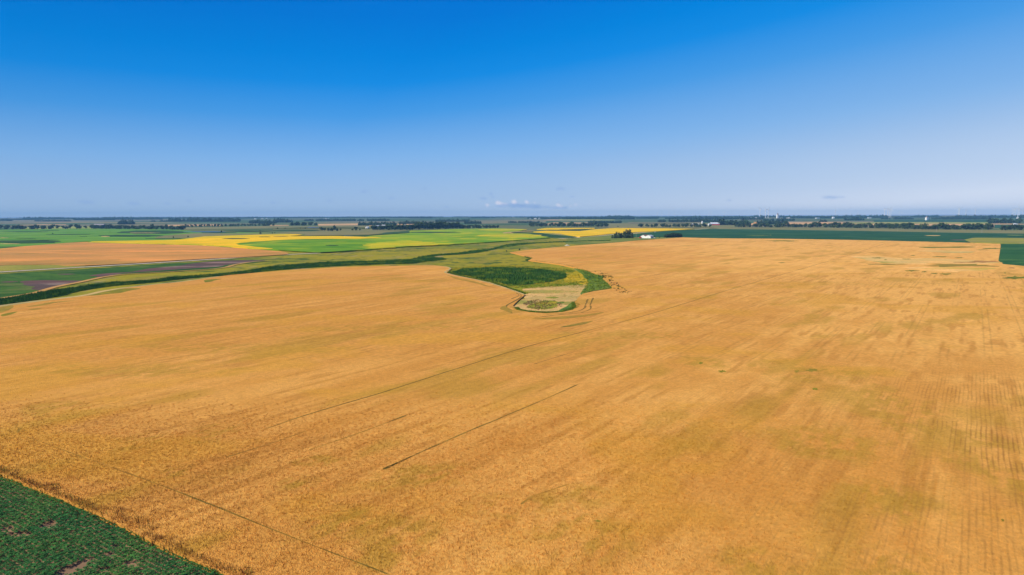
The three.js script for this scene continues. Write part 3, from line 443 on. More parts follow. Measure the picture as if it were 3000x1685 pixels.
for (const [lab, q, hw] of [['green grass rim along the wheat edge above the wetland', [[1540, 752], [1556, 757], [1546, 762.5], [1576, 766], [1635, 773.5], [1690, 785]], 1.6], ['green grass rim between the wheat and the cattails', [[1312, 796], [1335, 805], [1388, 817], [1435, 826.5], [1470, 838], [1512, 852], [1536, 861]], 1.6], ['ragged green fringe round the foot of the dry hollow', [[1508, 902], [1520, 909], [1556, 914], [1600, 917], [1645, 914], [1678, 906], [1687, 897], [1683, 885]], 1.3]]) {
  const c = open(P(q, .4), 40), pl = []; for (const p of c) for (let k = 0; k < 5; k++) if (fbm(p[0] / 6, p[1] / 6, 2) > .33) pl.push([p[0] + rr(-hw, hw), .15, p[1] + rr(-hw, hw), rr(.5, 1.2)]);
  scatter('rim_grass', lab, 'grass', clumpGeo(8, .8, 1.1, .4), mat(1, 1, 1), pl, (x, z) => { const k = rr(.7, 1.2), t = noise(x / 4, z / 4); return [lerp(.07, .17, t) * k, lerp(.14, .22, t) * k, .014 * k]; });
}
const bowl = curved(P(blob(1532, 1650, 893, 15, 20, .2), .3), 2);
scatter('dead_weeds', 'sparse brown dead weeds dotted over the dry straw hollow', 'weeds', clumpGeo(7, .9, 1.1), mat(1, 1, 1), fill(bowl, .8, .5, (x, z) => rnd() < .62 * smooth(.3, .6, fbm(x / 7 + 4, z / 7, 3)) ? [x, .2, z, rr(.25, .75)] : null), () => { const k = rr(.5, 1.2), g = rnd() < .3; return g ? [.17 * k, .17 * k, .03 * k] : [.22 * k, .12 * k, .07 * k]; });
scatter('tall_grass', 'tall green grass covering the bank on the rim of the wetland', 'grass', clumpGeo(8, .8, 1.2), mat(1, 1, 1), fill(curved(P([[1690, 786], [1717, 791], [1752, 804], [1774, 814], [1792, 841], [1740, 851], [1706, 859], [1717, 839], [1722, 825], [1706, 802]], .4), 3), 1.5, .7, (x, z) => rnd() < .7 ? [x, .3, z, rr(.5, 1.2)] : null), (x, z) => { const k = rr(.6, 1.3), t = fbm(x / 8, z / 8, 3); return [lerp(.07, .24, t) * k, lerp(.15, .28, t) * k, .02 * k]; });

// standing wheat ears on the near part of the field
{
  const places = [], spacing = .36;
  const nearTracks = tracks.map(t => open(P(t, WH), 10));
  for (let z = -150; z < -58; z += spacing) { const hw = -z * .82 + 6; for (let x = -hw; x < hw; x += spacing) { const fade = smooth(-150, -105, z); if (rnd() > fade * .85 + .02) continue; const X = x + rr(-.18, .18), Z = z + rr(-.18, .18); if (!inside(wheatPts, X, Z)) continue; const U = X * ru[0] + Z * ru[1]; let V = X * rv[0] + Z * rv[1]; const show = smooth(-30, 70, X + Z * .3);
    if (show > .15) { const wob = .22 * (noise(U / 7, V / 3) - .5), k = Math.floor((V + wob) / .76), c = (k + .5) * .76 - wob; V = lerp(V, c + (V - c) * .32, show); if (rnd() < show * .35) continue; if (rnd() < rowGap(U, V, X, Z) * 2) continue; }
    places.push([U * ru[0] + V * rv[0], WH - .12, U * ru[1] + V * rv[1], rr(.75, 1.2) * lerp(1, .62, show)]); } }
  const o = [0, 0, 0];
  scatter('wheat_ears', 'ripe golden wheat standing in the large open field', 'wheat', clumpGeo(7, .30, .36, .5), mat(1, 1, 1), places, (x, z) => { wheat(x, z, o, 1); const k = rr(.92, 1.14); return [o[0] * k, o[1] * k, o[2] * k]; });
  console.log('ears', places.length);
}

// ───────────────────────── soybeans in the near corner ─────────────────────────
{
  const edge = P([[-600, 1150], [0, 1388], [280, 1503], [466, 1595], [670, 1687], [1100, 1886]], .1), poly = [...edge, [0, 40], [-260, 40], [-330, -190]];
  field('soybean_field', poly, .05, cropMat([.26, .165, .095], [.19, .125, .07], { c3: [.33, .22, .13], size: 60, grain: .4 }));
  const bare = [[143, 1538, 20, 6], [20, 1550, 12, 4], [215, 1560, 10, 4], [248, 1643, 28, 10], [203, 1670, 34, 16], [320, 1626, 12, 5], [338, 1602, 14, 4], [60, 1565, 40, 4], [300, 1670, 20, 6], [380, 1650, 20, 6]].map(([x, y, w, h]) => { const c = at(x, y, .3), e = at(x + w, y, .3), f = at(x, y - h, .3); return [...c, Math.abs(e[0] - c[0]), Math.hypot(f[0] - c[0], f[1] - c[1])]; });
  const leaf = (() => { const pos = [], idx = [];
    for (let i = 0; i < 26; i++) { const a = rnd() * 6.283, r = Math.sqrt(rnd()) * .30, y = .30 + .26 * Math.sqrt(1 - (r / .32) ** 2) * rr(.5, 1), s = rr(.06, .10), t = rr(-.5, .5), b = rnd() * 6.283, c = new THREE.Matrix4().makeRotationFromEuler(new THREE.Euler(t, b, rr(-.6, .6))), k = pos.length / 3; for (const [x, z] of [[-1, -.7], [1, -.7], [0, 1.1]]) { const v = new THREE.Vector3(x * s, 0, z * s).applyMatrix4(c); pos.push(v.x + Math.cos(a) * r, v.y + y, v.z + Math.sin(a) * r); } idx.push(k, k + 1, k + 2); }
    const g = new THREE.BufferGeometry(); g.setAttribute('position', new THREE.Float32BufferAttribute(pos, 3)); g.setIndex(idx); g.computeVertexNormals(); return g; })();
  const places = [];
  for (let v = -140; v < 20; v += .27) for (let u = -70; u < 160; u += .62) {
    const U = u + rr(-.07, .07), V = v + rr(-.1, .1), X = ru[0] * U + rv[0] * V, Z = ru[1] * U + rv[1] * V;
    if (Z > -35 || Z < -150 || X < Z * .95 - 8 || !inside(poly, X, Z)) continue;
    const n = fbm(X / 3, Z / 3, 3); let d = 0; for (const b of bare) { const q = ((X - b[0]) / b[2]) ** 2 + ((Z - b[1]) / b[3]) ** 2; d = Math.max(d, smooth(1.8, .5, q + (n - .5) * 2)); }
    if (rnd() < d * .92) continue;
    places.push([X, 0, Z, rr(.75, 1.15) * (.85 + .35 * fbm(X / 6 + 30, Z / 6, 3)) * (1 - .3 * d)]);
  }
  scatter('soybean_plants', 'deep green soybean plants growing in rows in the near corner', 'soybeans', leaf, mat(1, 1, 1, .7), places, (x, z) => { const n = fbm(x / 5, z / 5, 3), k = rr(.65, 1.35); return [lerp(.020, .070, n) * k, lerp(.115, .18, n) * k, lerp(.032, .030, n) * k]; });
  console.log('soy', places.length);
  // weedy seam between the beans and the wheat
  const seam = []; for (let i = 0; i < edge.length - 1; i++) { const a = edge[i], b = edge[i + 1], l = Math.hypot(b[0] - a[0], b[1] - a[1]); for (let s = 0; s < l; s += .045) { const t = s / l, x = lerp(a[0], b[0], t), z = lerp(a[1], b[1], t); if (z < -45 && z > -160 && x > z * .9) { const w = .35 + 1.9 * smooth(.45, .72, fbm(x / 6, z / 6, 3)), q = rr(-.45, w); seam.push([x + q * ru[0], .05, z + q * ru[1], rr(.7, 1.35)]); } } }
  scatter('edge_weeds', 'brown and olive weeds along the seam between soybeans and wheat', 'weeds', clumpGeo(8, .88, .5, .5), mat(1, 1, 1), seam, () => { const k = rr(.6, 1.2); const t = rnd(); return t < .3 ? [.30 * k, .15 * k, .045 * k] : t < .8 ? [.48 * k, .25 * k, .045 * k] : [.24 * k, .21 * k, .03 * k]; });
}

// ───────────────────────── trees ─────────────────────────
function crownGeo(n, lobes, leafSize) {              // leaf sprays through the volume of several lobes, unit tree 1 high
  const pos = [], idx = [], nor = [];
  for (let i = 0; i < n; i++) {
    const L = lobes[Math.floor(rnd() * lobes.length)], d = new THREE.Vector3(rnd() - .5, rnd() - .5, rnd() - .5).normalize(), r = Math.pow(rnd(), .4);
    const c = new THREE.Vector3(L[0] + d.x * L[3] * r, L[1] + d.y * L[4] * r, L[2] + d.z * L[3] * r), s = leafSize * rr(.6, 1.3), k = pos.length / 3;
    const n1 = new THREE.Vector3().copy(d).add(new THREE.Vector3(rr(-.6, .6), rr(-.2, .8), rr(-.6, .6))).normalize(), t = new THREE.Vector3(rnd() - .5, rnd() - .5, rnd() - .5).cross(n1).normalize(), b = new THREE.Vector3().crossVectors(n1, t);
    for (const [p, q] of [[-1, -.6], [.9, -.8], [.7, .9], [-.8, .7]]) { pos.push(c.x + (t.x * p + b.x * q) * s, c.y + (t.y * p + b.y * q) * s, c.z + (t.z * p + b.z * q) * s); nor.push(n1.x, n1.y, n1.z); }
    idx.push(k, k + 1, k + 2, k, k + 2, k + 3);
  }
  const g = new THREE.BufferGeometry(); g.setAttribute('position', new THREE.Float32BufferAttribute(pos, 3)); g.setAttribute('normal', new THREE.Float32BufferAttribute(nor, 3)); g.setIndex(idx); return g;
}
const trunkGeo = mergeGeometries([new THREE.CylinderGeometry(.012, .022, .5, 6).translate(0, .25, 0), new THREE.CylinderGeometry(.006, .011, .32, 5).rotateZ(.5).translate(-.07, .5, 0), new THREE.CylinderGeometry(.006, .011, .32, 5).rotateZ(-.55).translate(.08, .5, .02), new THREE.CylinderGeometry(.005, .010, .34, 5).rotateX(.5).translate(0, .55, .07)].map(g => g.toNonIndexed()));
const lobeSet = k => { const q = [[0, .58, 0, .24, .34]]; for (let i = 0; i < 6; i++) { const a = rnd() * 6.283, r = rr(.12, .24); q.push([Math.cos(a) * r, rr(.24, .76), Math.sin(a) * r, rr(.15, .24) * k, rr(.15, .22)]); } return q; };
const crowns = [...Array(6)].map((_, i) => crownGeo(260, lobeSet([1, 1.15, .9, 1.05, 1.2, .85][i]), .07));
const narrowCrowns = [...Array(3)].map(() => crownGeo(300, [[0, .42, 0, .24, .42], [.08, .7, .02, .14, .28], [-.10, .32, .03, .22, .30], [.10, .28, -.03, .22, .28]], .06));
const fullCrowns = [...Array(3)].map(() => crownGeo(430, [[0, .40, 0, .24, .40], [.06, .72, .02, .16, .26], [-.09, .62, .05, .15, .24], [-.12, .26, .06, .24, .26], [.13, .24, -.05, .24, .25], [.02, .2, .13, .22, .22]], .045));
const bushCrowns = [...Array(3)].map(() => crownGeo(220, [[0, .42, 0, .42, .40], [.25, .40, .1, .32, .34], [-.26, .36, -.1, .30, .32], [.02, .62, .02, .3, .3]], .10));
const leafMats = [[.042, .074, .022], [.052, .086, .026], [.036, .064, .024], [.062, .092, .034], [.046, .076, .028]].map(c => mat(...c, .9));
const barkMat = mat(.13, .105, .08);
const SETS = { full: fullCrowns, broad: crowns, narrow: narrowCrowns, bush: bushCrowns };
function tree(name, label, cat, grp, x, z, h, spread = 1, set = 'broad', m = null) {
  const g = group(name, x, z, rnd() * 6.283), s = SETS[set];
  const c = part('crown', s[Math.floor(rnd() * s.length)], m || leafMats[Math.floor(rnd() * leafMats.length)], g); c.scale.set(h * spread, h, h * spread);
  const t = part('trunk', trunkGeo, barkMat, g); t.scale.set(h, h * (set === 'bush' ? .5 : 1), h);
  return tag(g, label, cat, grp);
}
// [x0, y0, x1, y1, trees, height min, max (m), spread, label, group]
const belts = [
  [-10, 672.6, 148, 671.6, 15, 10, 14, 1.25, 'dark leafy tree in the windbreak behind the bright green meadow, beside its gaps', 'windbreak by the meadow gaps'],
  [150, 671.5, 252, 670.4, 8, 8, 17, 1.15, 'dark leafy tree in the windbreak behind the bright green meadow, beside its gaps', 'windbreak by the meadow gaps'],
  [262, 670.4, 540, 674, 34, 11, 15, 1.3, 'dark tree of the close windbreak ending at the blue pond', 'close windbreak at the pond'],
  [540, 665.6, 656, 664.6, 15, 8, 12, .95, 'small tree in the open row before the tan stubble strip', 'open row before the stubble'],
  [660, 664.2, 805, 662.4, 17, 9, 12, 1.1, 'tree in the row behind the olive field beyond the pond', 'row behind the olive field'],
  [850, 661.6, 930, 661.4, 8, 13, 16, 1.2, 'broad tree in the grove at the end of the far tan stubble', 'grove at the stubble'],
  [1092, 674.6, 1215, 674.2, 18, 12, 16, 1.25, 'tall dark tree in the dense shelterbelt by the white shed', 'dense shelterbelt'],
  [1215, 674.2, 1345, 670.4, 20, 16, 20, 1.15, 'tall dark tree in the dense shelterbelt by the white shed', 'dense shelterbelt'],
  [1345, 670.4, 1462, 668.2, 16, 10, 14, 1.1, 'tall dark tree in the dense shelterbelt by the white shed', 'dense shelterbelt'],
  [1553, 664, 1782, 665.2, 30, 10, 16, 1.1, 'tree in the windbreak behind the yellow sunflower field', 'windbreak behind the sunflowers'],
  [1868, 665.6, 2084, 666.6, 24, 9, 13, 1.15, 'round tree in the row before the red farm', 'row before the red farm'],
  [2150, 666.4, 2400, 667.4, 28, 9, 15, 1.2, 'tree in the long shelterbelt behind the dark green soybean field', 'long shelterbelt behind the soybeans'],
  [2400, 667.4, 2560, 669.4, 18, 11, 15, 1.2, 'tree in the long shelterbelt behind the dark green soybean field', 'long shelterbelt behind the soybeans'],
  [2565, 669.6, 2700, 673, 18, 10, 15, 1.15, 'tree in the long shelterbelt behind the dark green soybean field', 'long shelterbelt behind the soybeans'],
  [2700, 673, 2906, 673.8, 26, 10, 15, 1.2, 'tree in the long shelterbelt behind the dark green soybean field', 'long shelterbelt behind the soybeans'],
  [2934, 675.4, 2996, 675.2, 8, 8, 12, 1.1, 'tree in the short clump at the end of the grass strip', 'short clump by the grass strip'],
];
for (const [x0, y0, x1, y1, n, h0, h1, sp, label, grp] of belts) for (let i = 0; i < n; i++) {
  const t = (i + rr(.1, .9)) / n, [x, z] = at(lerp(x0, x1, t), lerp(y0, y1, t)), d = Math.hypot(x, z);
  const k = 1 + rr(0, 14) / d; tree('windbreak_tree', label, 'tree', grp, x * k, z * k, rr(h0, h1) * 1.3 * (.85 + .3 * noise(x / 60, 3)), sp * 1.15 * rr(.85, 1.15));
}
for (const [x, y, h, sp, label] of [[941, 677, 14, 1.3, 'rounded tree at the edge of the lone clump in the pasture'], [952, 676, 10, 1.2, 'lower tree between two taller ones in the lone pasture clump'], [962, 677.4, 10, 1.2, 'slim tree in the middle of the lone pasture clump'], [979, 677, 19, .95, 'tallest tree of the lone clump in the pasture'], [972, 677.6, 13, 1.1, 'tree leaning on the tallest of the lone pasture clump'], [988, 677.2, 10, 1.2, 'low tree under the tallest of the lone pasture clump'], [998, 676.6, 8, 1, 'small outlying tree of the lone pasture clump'],
  [1034, 676, 8, 1.4, 'small bushy tree beside the pasture clump, low one of its pair'], [1042, 676, 13, 1.3, 'rounded tree between the pasture clump and the shelterbelt'], [1054, 675.4, 6, 1.5, 'low spreading tree beside the small white house'],
  [1587, 663.8, 23, .85, 'very tall tree rising over the windbreak by the sunflowers'], [648, 681, 6, 1.2, 'lone small tree on the bank of the blue pond'], [446, 672, 20, .8, 'tall tree rising out of the close windbreak by the pond'], [488, 673, 21, .8, 'tallest tree of the close windbreak, near its pond end'], [224, 670.6, 19, 1.0, 'tallest tree in the gappy windbreak behind the meadow'], [1810, 665.4, 5, 1.3, 'tiny lone tree between two windbreaks behind the sunflowers']]) { const [a, b] = at(x, y); tree('pasture_tree', label, 'tree', null, a, b, h, sp); }
for (const [x, y, h, label] of [[763, 685.4, 5, 'dark round bush on the knoll above the yellow field'], [798, 684.4, 3.5, 'smaller round bush near the knoll above the yellow field'], [805, 683.6, 2.5, 'tiny bush at the end of the knoll'], [508, 697.6, 3.5, 'bush on the bank at the head of the yellow field'], [551, 696, 4, 'thin bush by the grazed knoll'], [813, 670.4, 5, 'bush by the marsh below the far grove'], [835, 670.2, 4.5, 'round bush standing alone in the green marsh strip'], [894, 670.4, 5, 'bush before the small far pond'], [880, 669.8, 3.5, 'low bush beside the far pond bush'], [154, 685.6, 3, 'dark lone bush standing in the bright green meadow'], [322, 681, 2.4, 'tiny bush beside the dark slough in the meadow'], [1522, 733.4, 2.2, 'dark bush on the pasture near the wheat point'], [1484, 737, 1.6, 'tiny bush at the tip of the wheat point'], [762, 677.6, 3, 'bush on the long dark marsh strip']]) { const [a, b] = at(x, y); tree('shrub', label, 'shrub', null, a, b, h, .95, 'bush'); }
// farmyard trees and hedge
const yardMats = [[.045, .070, .024], [.055, .078, .03]].map(c => mat(...c, .9));
for (const [x, y, h, sp, label] of [[1794, 698.4, 7, .9, 'low outermost tree of the farmyard grove'], [1800, 698.6, 9.5, .9, 'second lowest tree of the farmyard grove'], [1806, 698.2, 13, .75, 'pointed tree in the low half of the farmyard grove'], [1813, 698.4, 12, .8, 'middling tree with a pointed top in the farmyard grove'], [1821, 698.2, 11, .8, 'lower tree beside the tallest of the farmyard grove'], [1828, 698, 14, .95, 'tree against the flank of the tallest farmyard tree'], [1837, 698.2, 17, 1.0, 'second tallest tree of the farmyard grove'], [1844, 698, 17.5, 1.0, 'tallest tree of the farmyard grove beside the lane'], [1851, 698.2, 11, .85, 'small tree at the lane end of the farmyard grove'], [1803, 697.4, 8, 1.1, 'short bushy tree filling the low half of the farmyard grove'], [1817, 697.2, 9, 1.1, 'short bushy tree in the dip of the farmyard grove'], [1832, 697, 12, 1.1, 'bushy tree behind the two tallest of the farmyard grove']]) { const [a, b] = at(x, y); tree('farmyard_tree', label, 'tree', 'trees of the farmyard grove', a, b, h, sp * 1.15, 'full', yardMats[Math.floor(rnd() * 2)]); }
for (let i = 0; i < 10; i++) { const [a, b] = at(1949 + i * 5, 697 - i * .18); tree('hedge_bush', 'dark rounded bush in the clipped-looking hedge between shed and soybeans', 'bush', 'hedge by the farm shed', a, b, 9.2 * [.8, .95, .95, 1, 1.1, 1.12, 1.1, 1.0, 1, .9][i], .72, 'bush', leafMats[2]); }
{ const [a, b] = at(1932, 696.8); tree('shrub', 'low green shrub between the shed and the dark hedge', 'shrub', null, a, b, 2.5, 1.2, 'bush', yardMats[0]); const [c, d] = at(1917, 694.4); tree('shrub', 'dark shrub behind the white shed', 'shrub', null, c, d, 3, 1.2, 'bush'); }

// far woods that read as bands
{
  const far = [[0, 30, 648, 4], [60, 200, 643, 5], [100, 200, 649, 3.4], [215, 330, 646, 5], [300, 470, 644, 6], [345, 385, 658, 10], [440, 600, 650, 4], [490, 700, 650, 9], [530, 675, 641, 4], [690, 760, 640, 4], [730, 805, 655, 9], [800, 850, 652, 9], [890, 915, 647.6, 5], [925, 1140, 647.4, 5], [800, 1200, 638.6, 3], [1050, 1160, 661, 9], [1170, 1215, 657, 8], [1215, 1270, 660, 10], [1200, 1265, 640, 5], [1360, 1410, 656, 8], [1275, 1375, 650, 7], [1380, 1450, 639, 3], [1490, 1580, 653.4, 5], [1545, 1650, 641.6, 5], [1650, 1860, 643, 7], [1725, 1820, 654, 7], [1780, 1845, 638, 6], [1860, 1930, 641, 5], [1930, 2000, 651, 7], [1950, 2000, 642, 5], [2000, 2110, 651, 8], [2000, 2170, 643, 8], [2105, 2200, 660, 13], [2170, 2240, 644, 7], [2225, 2310, 657, 10], [2240, 2330, 647, 6], [2210, 2300, 637, 5], [2300, 2400, 640, 6], [2400, 2470, 640, 6], [2480, 2530, 646, 9], [2405, 2428, 651, 6], [2470, 2600, 639, 7], [2590, 2680, 643, 5], [2680, 2750, 635.5, 4], [2735, 2905, 643, 5], [2800, 3010, 638.5, 6], [2905, 2990, 655, 12], [2960, 3010, 639, 7], [0, 120, 645, 3], [330, 560, 640.6, 3.4], [1330, 1700, 637, 2.4], [2000, 2500, 635.8, 2.6], [2500, 2800, 637.6, 3], [120, 420, 641.6, 3], [1000, 1300, 637.4, 2.4], [-60, 3060, 636.2, 2.2], [560, 900, 639.2, 2.6], [1700, 2100, 637.4, 3]];
  const places = [], roll = (x) => 0;
  for (const [x0, x1, y0, hp] of far) {
    const y = y0 + (1500 - (x0 + x1) / 2) * 0;           // rows follow the land
    for (const row of [0, 1]) { const p0 = at(x0, y), p1 = at(x1, y), d0 = Math.hypot(...p0), w = Math.hypot(p1[0] - p0[0], p1[1] - p0[1]), hT = hp * d0 / 2001, step = Math.max(hT * .42, 5); const n = Math.min(260, Math.floor(w / step)); for (let i = 0; i < n; i++) { const t = (i + rnd()) / n; if (fbm(t * n / 9 + x0, row + y, 2) < .33) continue; const x = lerp(p0[0], p1[0], t), z = lerp(p0[1], p1[1], t) - row * 12 - rr(0, 20), h = clamp(hT * 1.2, 7, 28) * rr(.7, 1.15); places.push([x, landY(z) - .3, z, h]); } }
  }
  scatter('distant_woods', 'far-off blue green tree lines along the horizon', 'woodland', crownGeo(70, [[0, .45, 0, .34, .42], [.2, .4, .1, .3, .36], [-.2, .36, -.1, .3, .34]], .12), mat(1, 1, 1, .9), places, () => { const k = rr(.75, 1.25); return [.032 * k, .062 * k, .024 * k]; });
  console.log('far trees', places.length);
}

// ───────────────────────── buildings ─────────────────────────
const white = mat(.80, .79, .76, .6), greyRoof = mat(.42, .44, .47, .5), brownRoof = mat(.22, .11, .095, .8), redWall = mat(.48, .035, .035, .6), darkTrim = mat(.05, .05, .055, .6), redTrim = mat(.35, .05, .05, .7), cream = mat(.62, .56, .45, .7), glass = mat(.03, .04, .05, .1, { specularIntensity: 1 }), steel = mat(.55, .57, .58, .35);
function boxGeo(w, h, d, x = 0, y = 0, z = 0) { return new THREE.BoxGeometry(w, h, d).translate(x, y + h / 2, z); }
function gableWall(w, d, eave, ridge) {               // walls of a gabled building, ridge along z
  const s = new THREE.Shape([[-w / 2, 0], [w / 2, 0], [w / 2, eave], [0, ridge], [-w / 2, eave]].map(p => new THREE.Vector2(...p)));
  return new THREE.ExtrudeGeometry(s, { depth: d, bevelEnabled: false }).translate(0, 0, -d / 2);
}
function gableRoof(w, d, eave, ridge, over = .5, th = .25) {
  const out = []; for (const s of [-1, 1]) { const a = Math.atan2(ridge - eave, w / 2), l = Math.hypot(w / 2, ridge - eave) + over; const g = new THREE.BoxGeometry(l, th, d + over * 2).translate(-l / 2 * 1, th / 2 + .02, 0); g.rotateZ(a).translate(0, ridge, 0); if (s > 0) g.rotateY(Math.PI); out.push(g); } return mergeGeometries(out);
}
function shed(name, label, x, z, turn, w, d, eave, ridge, wallM, roofM, openings = true, grp = null) {
  const g = group(name, x, z, turn); part('wall', gableWall(w, d, eave, ridge), wallM, g); part('roof', gableRoof(w, d, eave, ridge), roofM, g);
  if (openings) { part('door', boxGeo(w * .34, eave * .75, .12, 0, 0, d / 2 + .05), darkTrim, g); for (const s of [-1, 1]) part('window', boxGeo(.1, eave * .25, 1.6, w / 2 + .04, eave * .45, s * d * .25), glass, g); }
  return tag(g, label, 'building', grp);
}
// the double-gabled white shed by the hedge
{
  const [x, z] = at(1895, 698.2), g = group('farm_shed', x, z, -0.62);
  part('wall', gableWall(9.4, 15, 4.0, 6.2).translate(-4.8, 0, -1.5), white, g); part('wall', gableWall(10.4, 12, 4.0, 6.0).translate(5.1, 0, 0), white, g);
  part('roof', gableRoof(9.4, 15, 4.0, 6.2).translate(-4.8, 0, -1.5), brownRoof, g); part('roof', gableRoof(10.4, 12, 4.0, 6.0).translate(5.1, 0.03, 0), greyRoof, g);
  for (const s of [-1, 0, 1]) { const w = part('window', boxGeo(.12, 1.3, 1.5, 10.34, 1.5, s * 3.6), glass, g); part('frame', boxGeo(.08, 1.6, 1.8, 10.32, 1.35, s * 3.6), redTrim, w); }
  part('corner_board', boxGeo(.35, 4, .35, 10.2, 0, 5.9), redTrim, g); part('door', boxGeo(3.4, 3.1, .12, 5.1, 0, 6.05), mat(.72, .70, .68, .6), g); part('door', boxGeo(1, 2.1, .12, -4.8, 0, 6.05), mat(.66, .64, .62, .6), g);
  tag(g, 'white farm shed with two gables, brown and grey roofs, beside the hedge', 'shed');
}
{ const [x, z] = at(1876.6, 698.2); shed('tool_shed', 'small red shed beside the white double-gabled farm shed', x, z, -.6, 3.2, 3.6, 2.1, 2.9, redWall, redTrim); }
// vehicles
function car(label, x, z, turn, m) {
  const g = group('parked_car', x, z, turn), body = new THREE.Shape([[-2.2, .35], [2.2, .35], [2.25, .8], [1.3, .95], [.7, 1.45], [-1.2, 1.5], [-1.9, .98], [-2.25, .9]].map(p => new THREE.Vector2(...p)));
  part('body', new THREE.ExtrudeGeometry(body, { depth: 1.6, bevelEnabled: true, bevelSize: .06, bevelThickness: .08, bevelSegments: 2 }).translate(0, 0, -.8), m, g);
  for (const a of [-1.4, 1.4]) for (const s of [-.8, .8]) part('wheel', new THREE.CylinderGeometry(.36, .36, .24, 14).rotateX(Math.PI / 2).translate(a, .36, s), darkTrim, g);
  for (const s of [-.9, .9]) part('window', boxGeo(1.5, .4, .03, -.2, .98, s), glass, g);
  return tag(g, label, 'car');
}
{ const p = at(1919, 698.6); car('pale car parked on the grass beside the white shed', p[0], p[1], .5, mat(.6, .6, .58, .4)).position.y = .25; const q = at(1919.6, 681.4); car('white car driving on the gravel road beyond the soybeans', q[0], q[1], .9, white).position.y = .34; const r = at(1970.5, 675.2); car('far white car on the gravel road by the sunflowers', r[0], r[1], .9, white).position.y = .34; }
// gravel pile on the pasture edge
{
  const [x, z] = at(1661.5, 720.2), g = new THREE.ConeGeometry(3.6, 2.0, 26, 6).translate(0, 1.0, 0), p = g.attributes.position;
  for (let i = 0; i < p.count; i++) { const X = p.getX(i), Y = p.getY(i), Z = p.getZ(i), k = 1 + (noise(X * 1.3 + 20, Z * 1.3 + 20) - .5) * .5; p.setXYZ(i, X * k * 1.05, Math.max(0, Y + (noise(X * 2 + 7, Z * 2) - .5) * .35 * (Y > .05 ? 1 : 0)), Z * k); } g.computeVertexNormals();
  const o = part(numbered('gravel_pile'), g, cropMat([.52, .40, .30], [.58, .46, .36], { size: 12, res: 64 }), scene); o.position.set(x, .1, z); tag(o, 'small pale pile of gravel on the pasture by the wheat edge', 'pile');
}
// red farm behind the row of trees
{
  const f = (px, py) => at(px, py); let [x, z] = f(2036, 660.4);
  shed('red_barn', 'long low red barn with white roof in the red farm', x, z, Math.PI / 2 + .1, 14, 32, 4.5, 7, redWall, mat(.72, .72, .74, .5));
  [x, z] = f(2094, 660); shed('red_barn', 'red barn with wide grey metal roof beside the silo', x, z, Math.PI / 2 - .1, 20, 36, 5, 11.5, redWall, mat(.46, .48, .53, .4));
  [x, z] = f(2078, 660.6); shed('farm_house', 'white house between the silo and the grey-roofed barn', x, z, .2, 8, 10, 5, 8.5, white, greyRoof);
  [x, z] = f(2057, 660.6); const g = group('silo', x, z); part('shell', new THREE.CylinderGeometry(2.9, 2.9, 14.5, 20).translate(0, 7.25, 0), white, g); part('dome', new THREE.SphereGeometry(3.0, 20, 8, 0, 6.3, 0, 1.57).translate(0, 14.5, 0), mat(.7, .7, .72, .4), g); part('chute', boxGeo(.9, 14.5, 1.1, 3.2, 0, .4), steel, g); tag(g, 'white upright silo with rounded cap in the red farm', 'silo');
}
// straw stacks
for (const [px, w, label] of [[2212.5, 8, 'squarish tan straw stack behind the long shelterbelt'], [2224.5, 12, 'longer tan straw stack beside the squarish one']]) {
  const [x, z] = at(px, 655), s = Math.hypot(x, z) / 2001, g = group('straw_stack', x, z, -.2), L = w * s * .95;
  for (let j = 0; j < 3; j++) for (let i = 0; i < 4; i++) part('bale', new THREE.BoxGeometry(L / 4 - .15, 2.6, 7 - j * .3).translate(-L / 2 + (i + .5) * L / 4, 1.3 + j * 2.65, rr(-.2, .2)), M.tanFar, g);
  tag(g, label, 'straw stack');
}
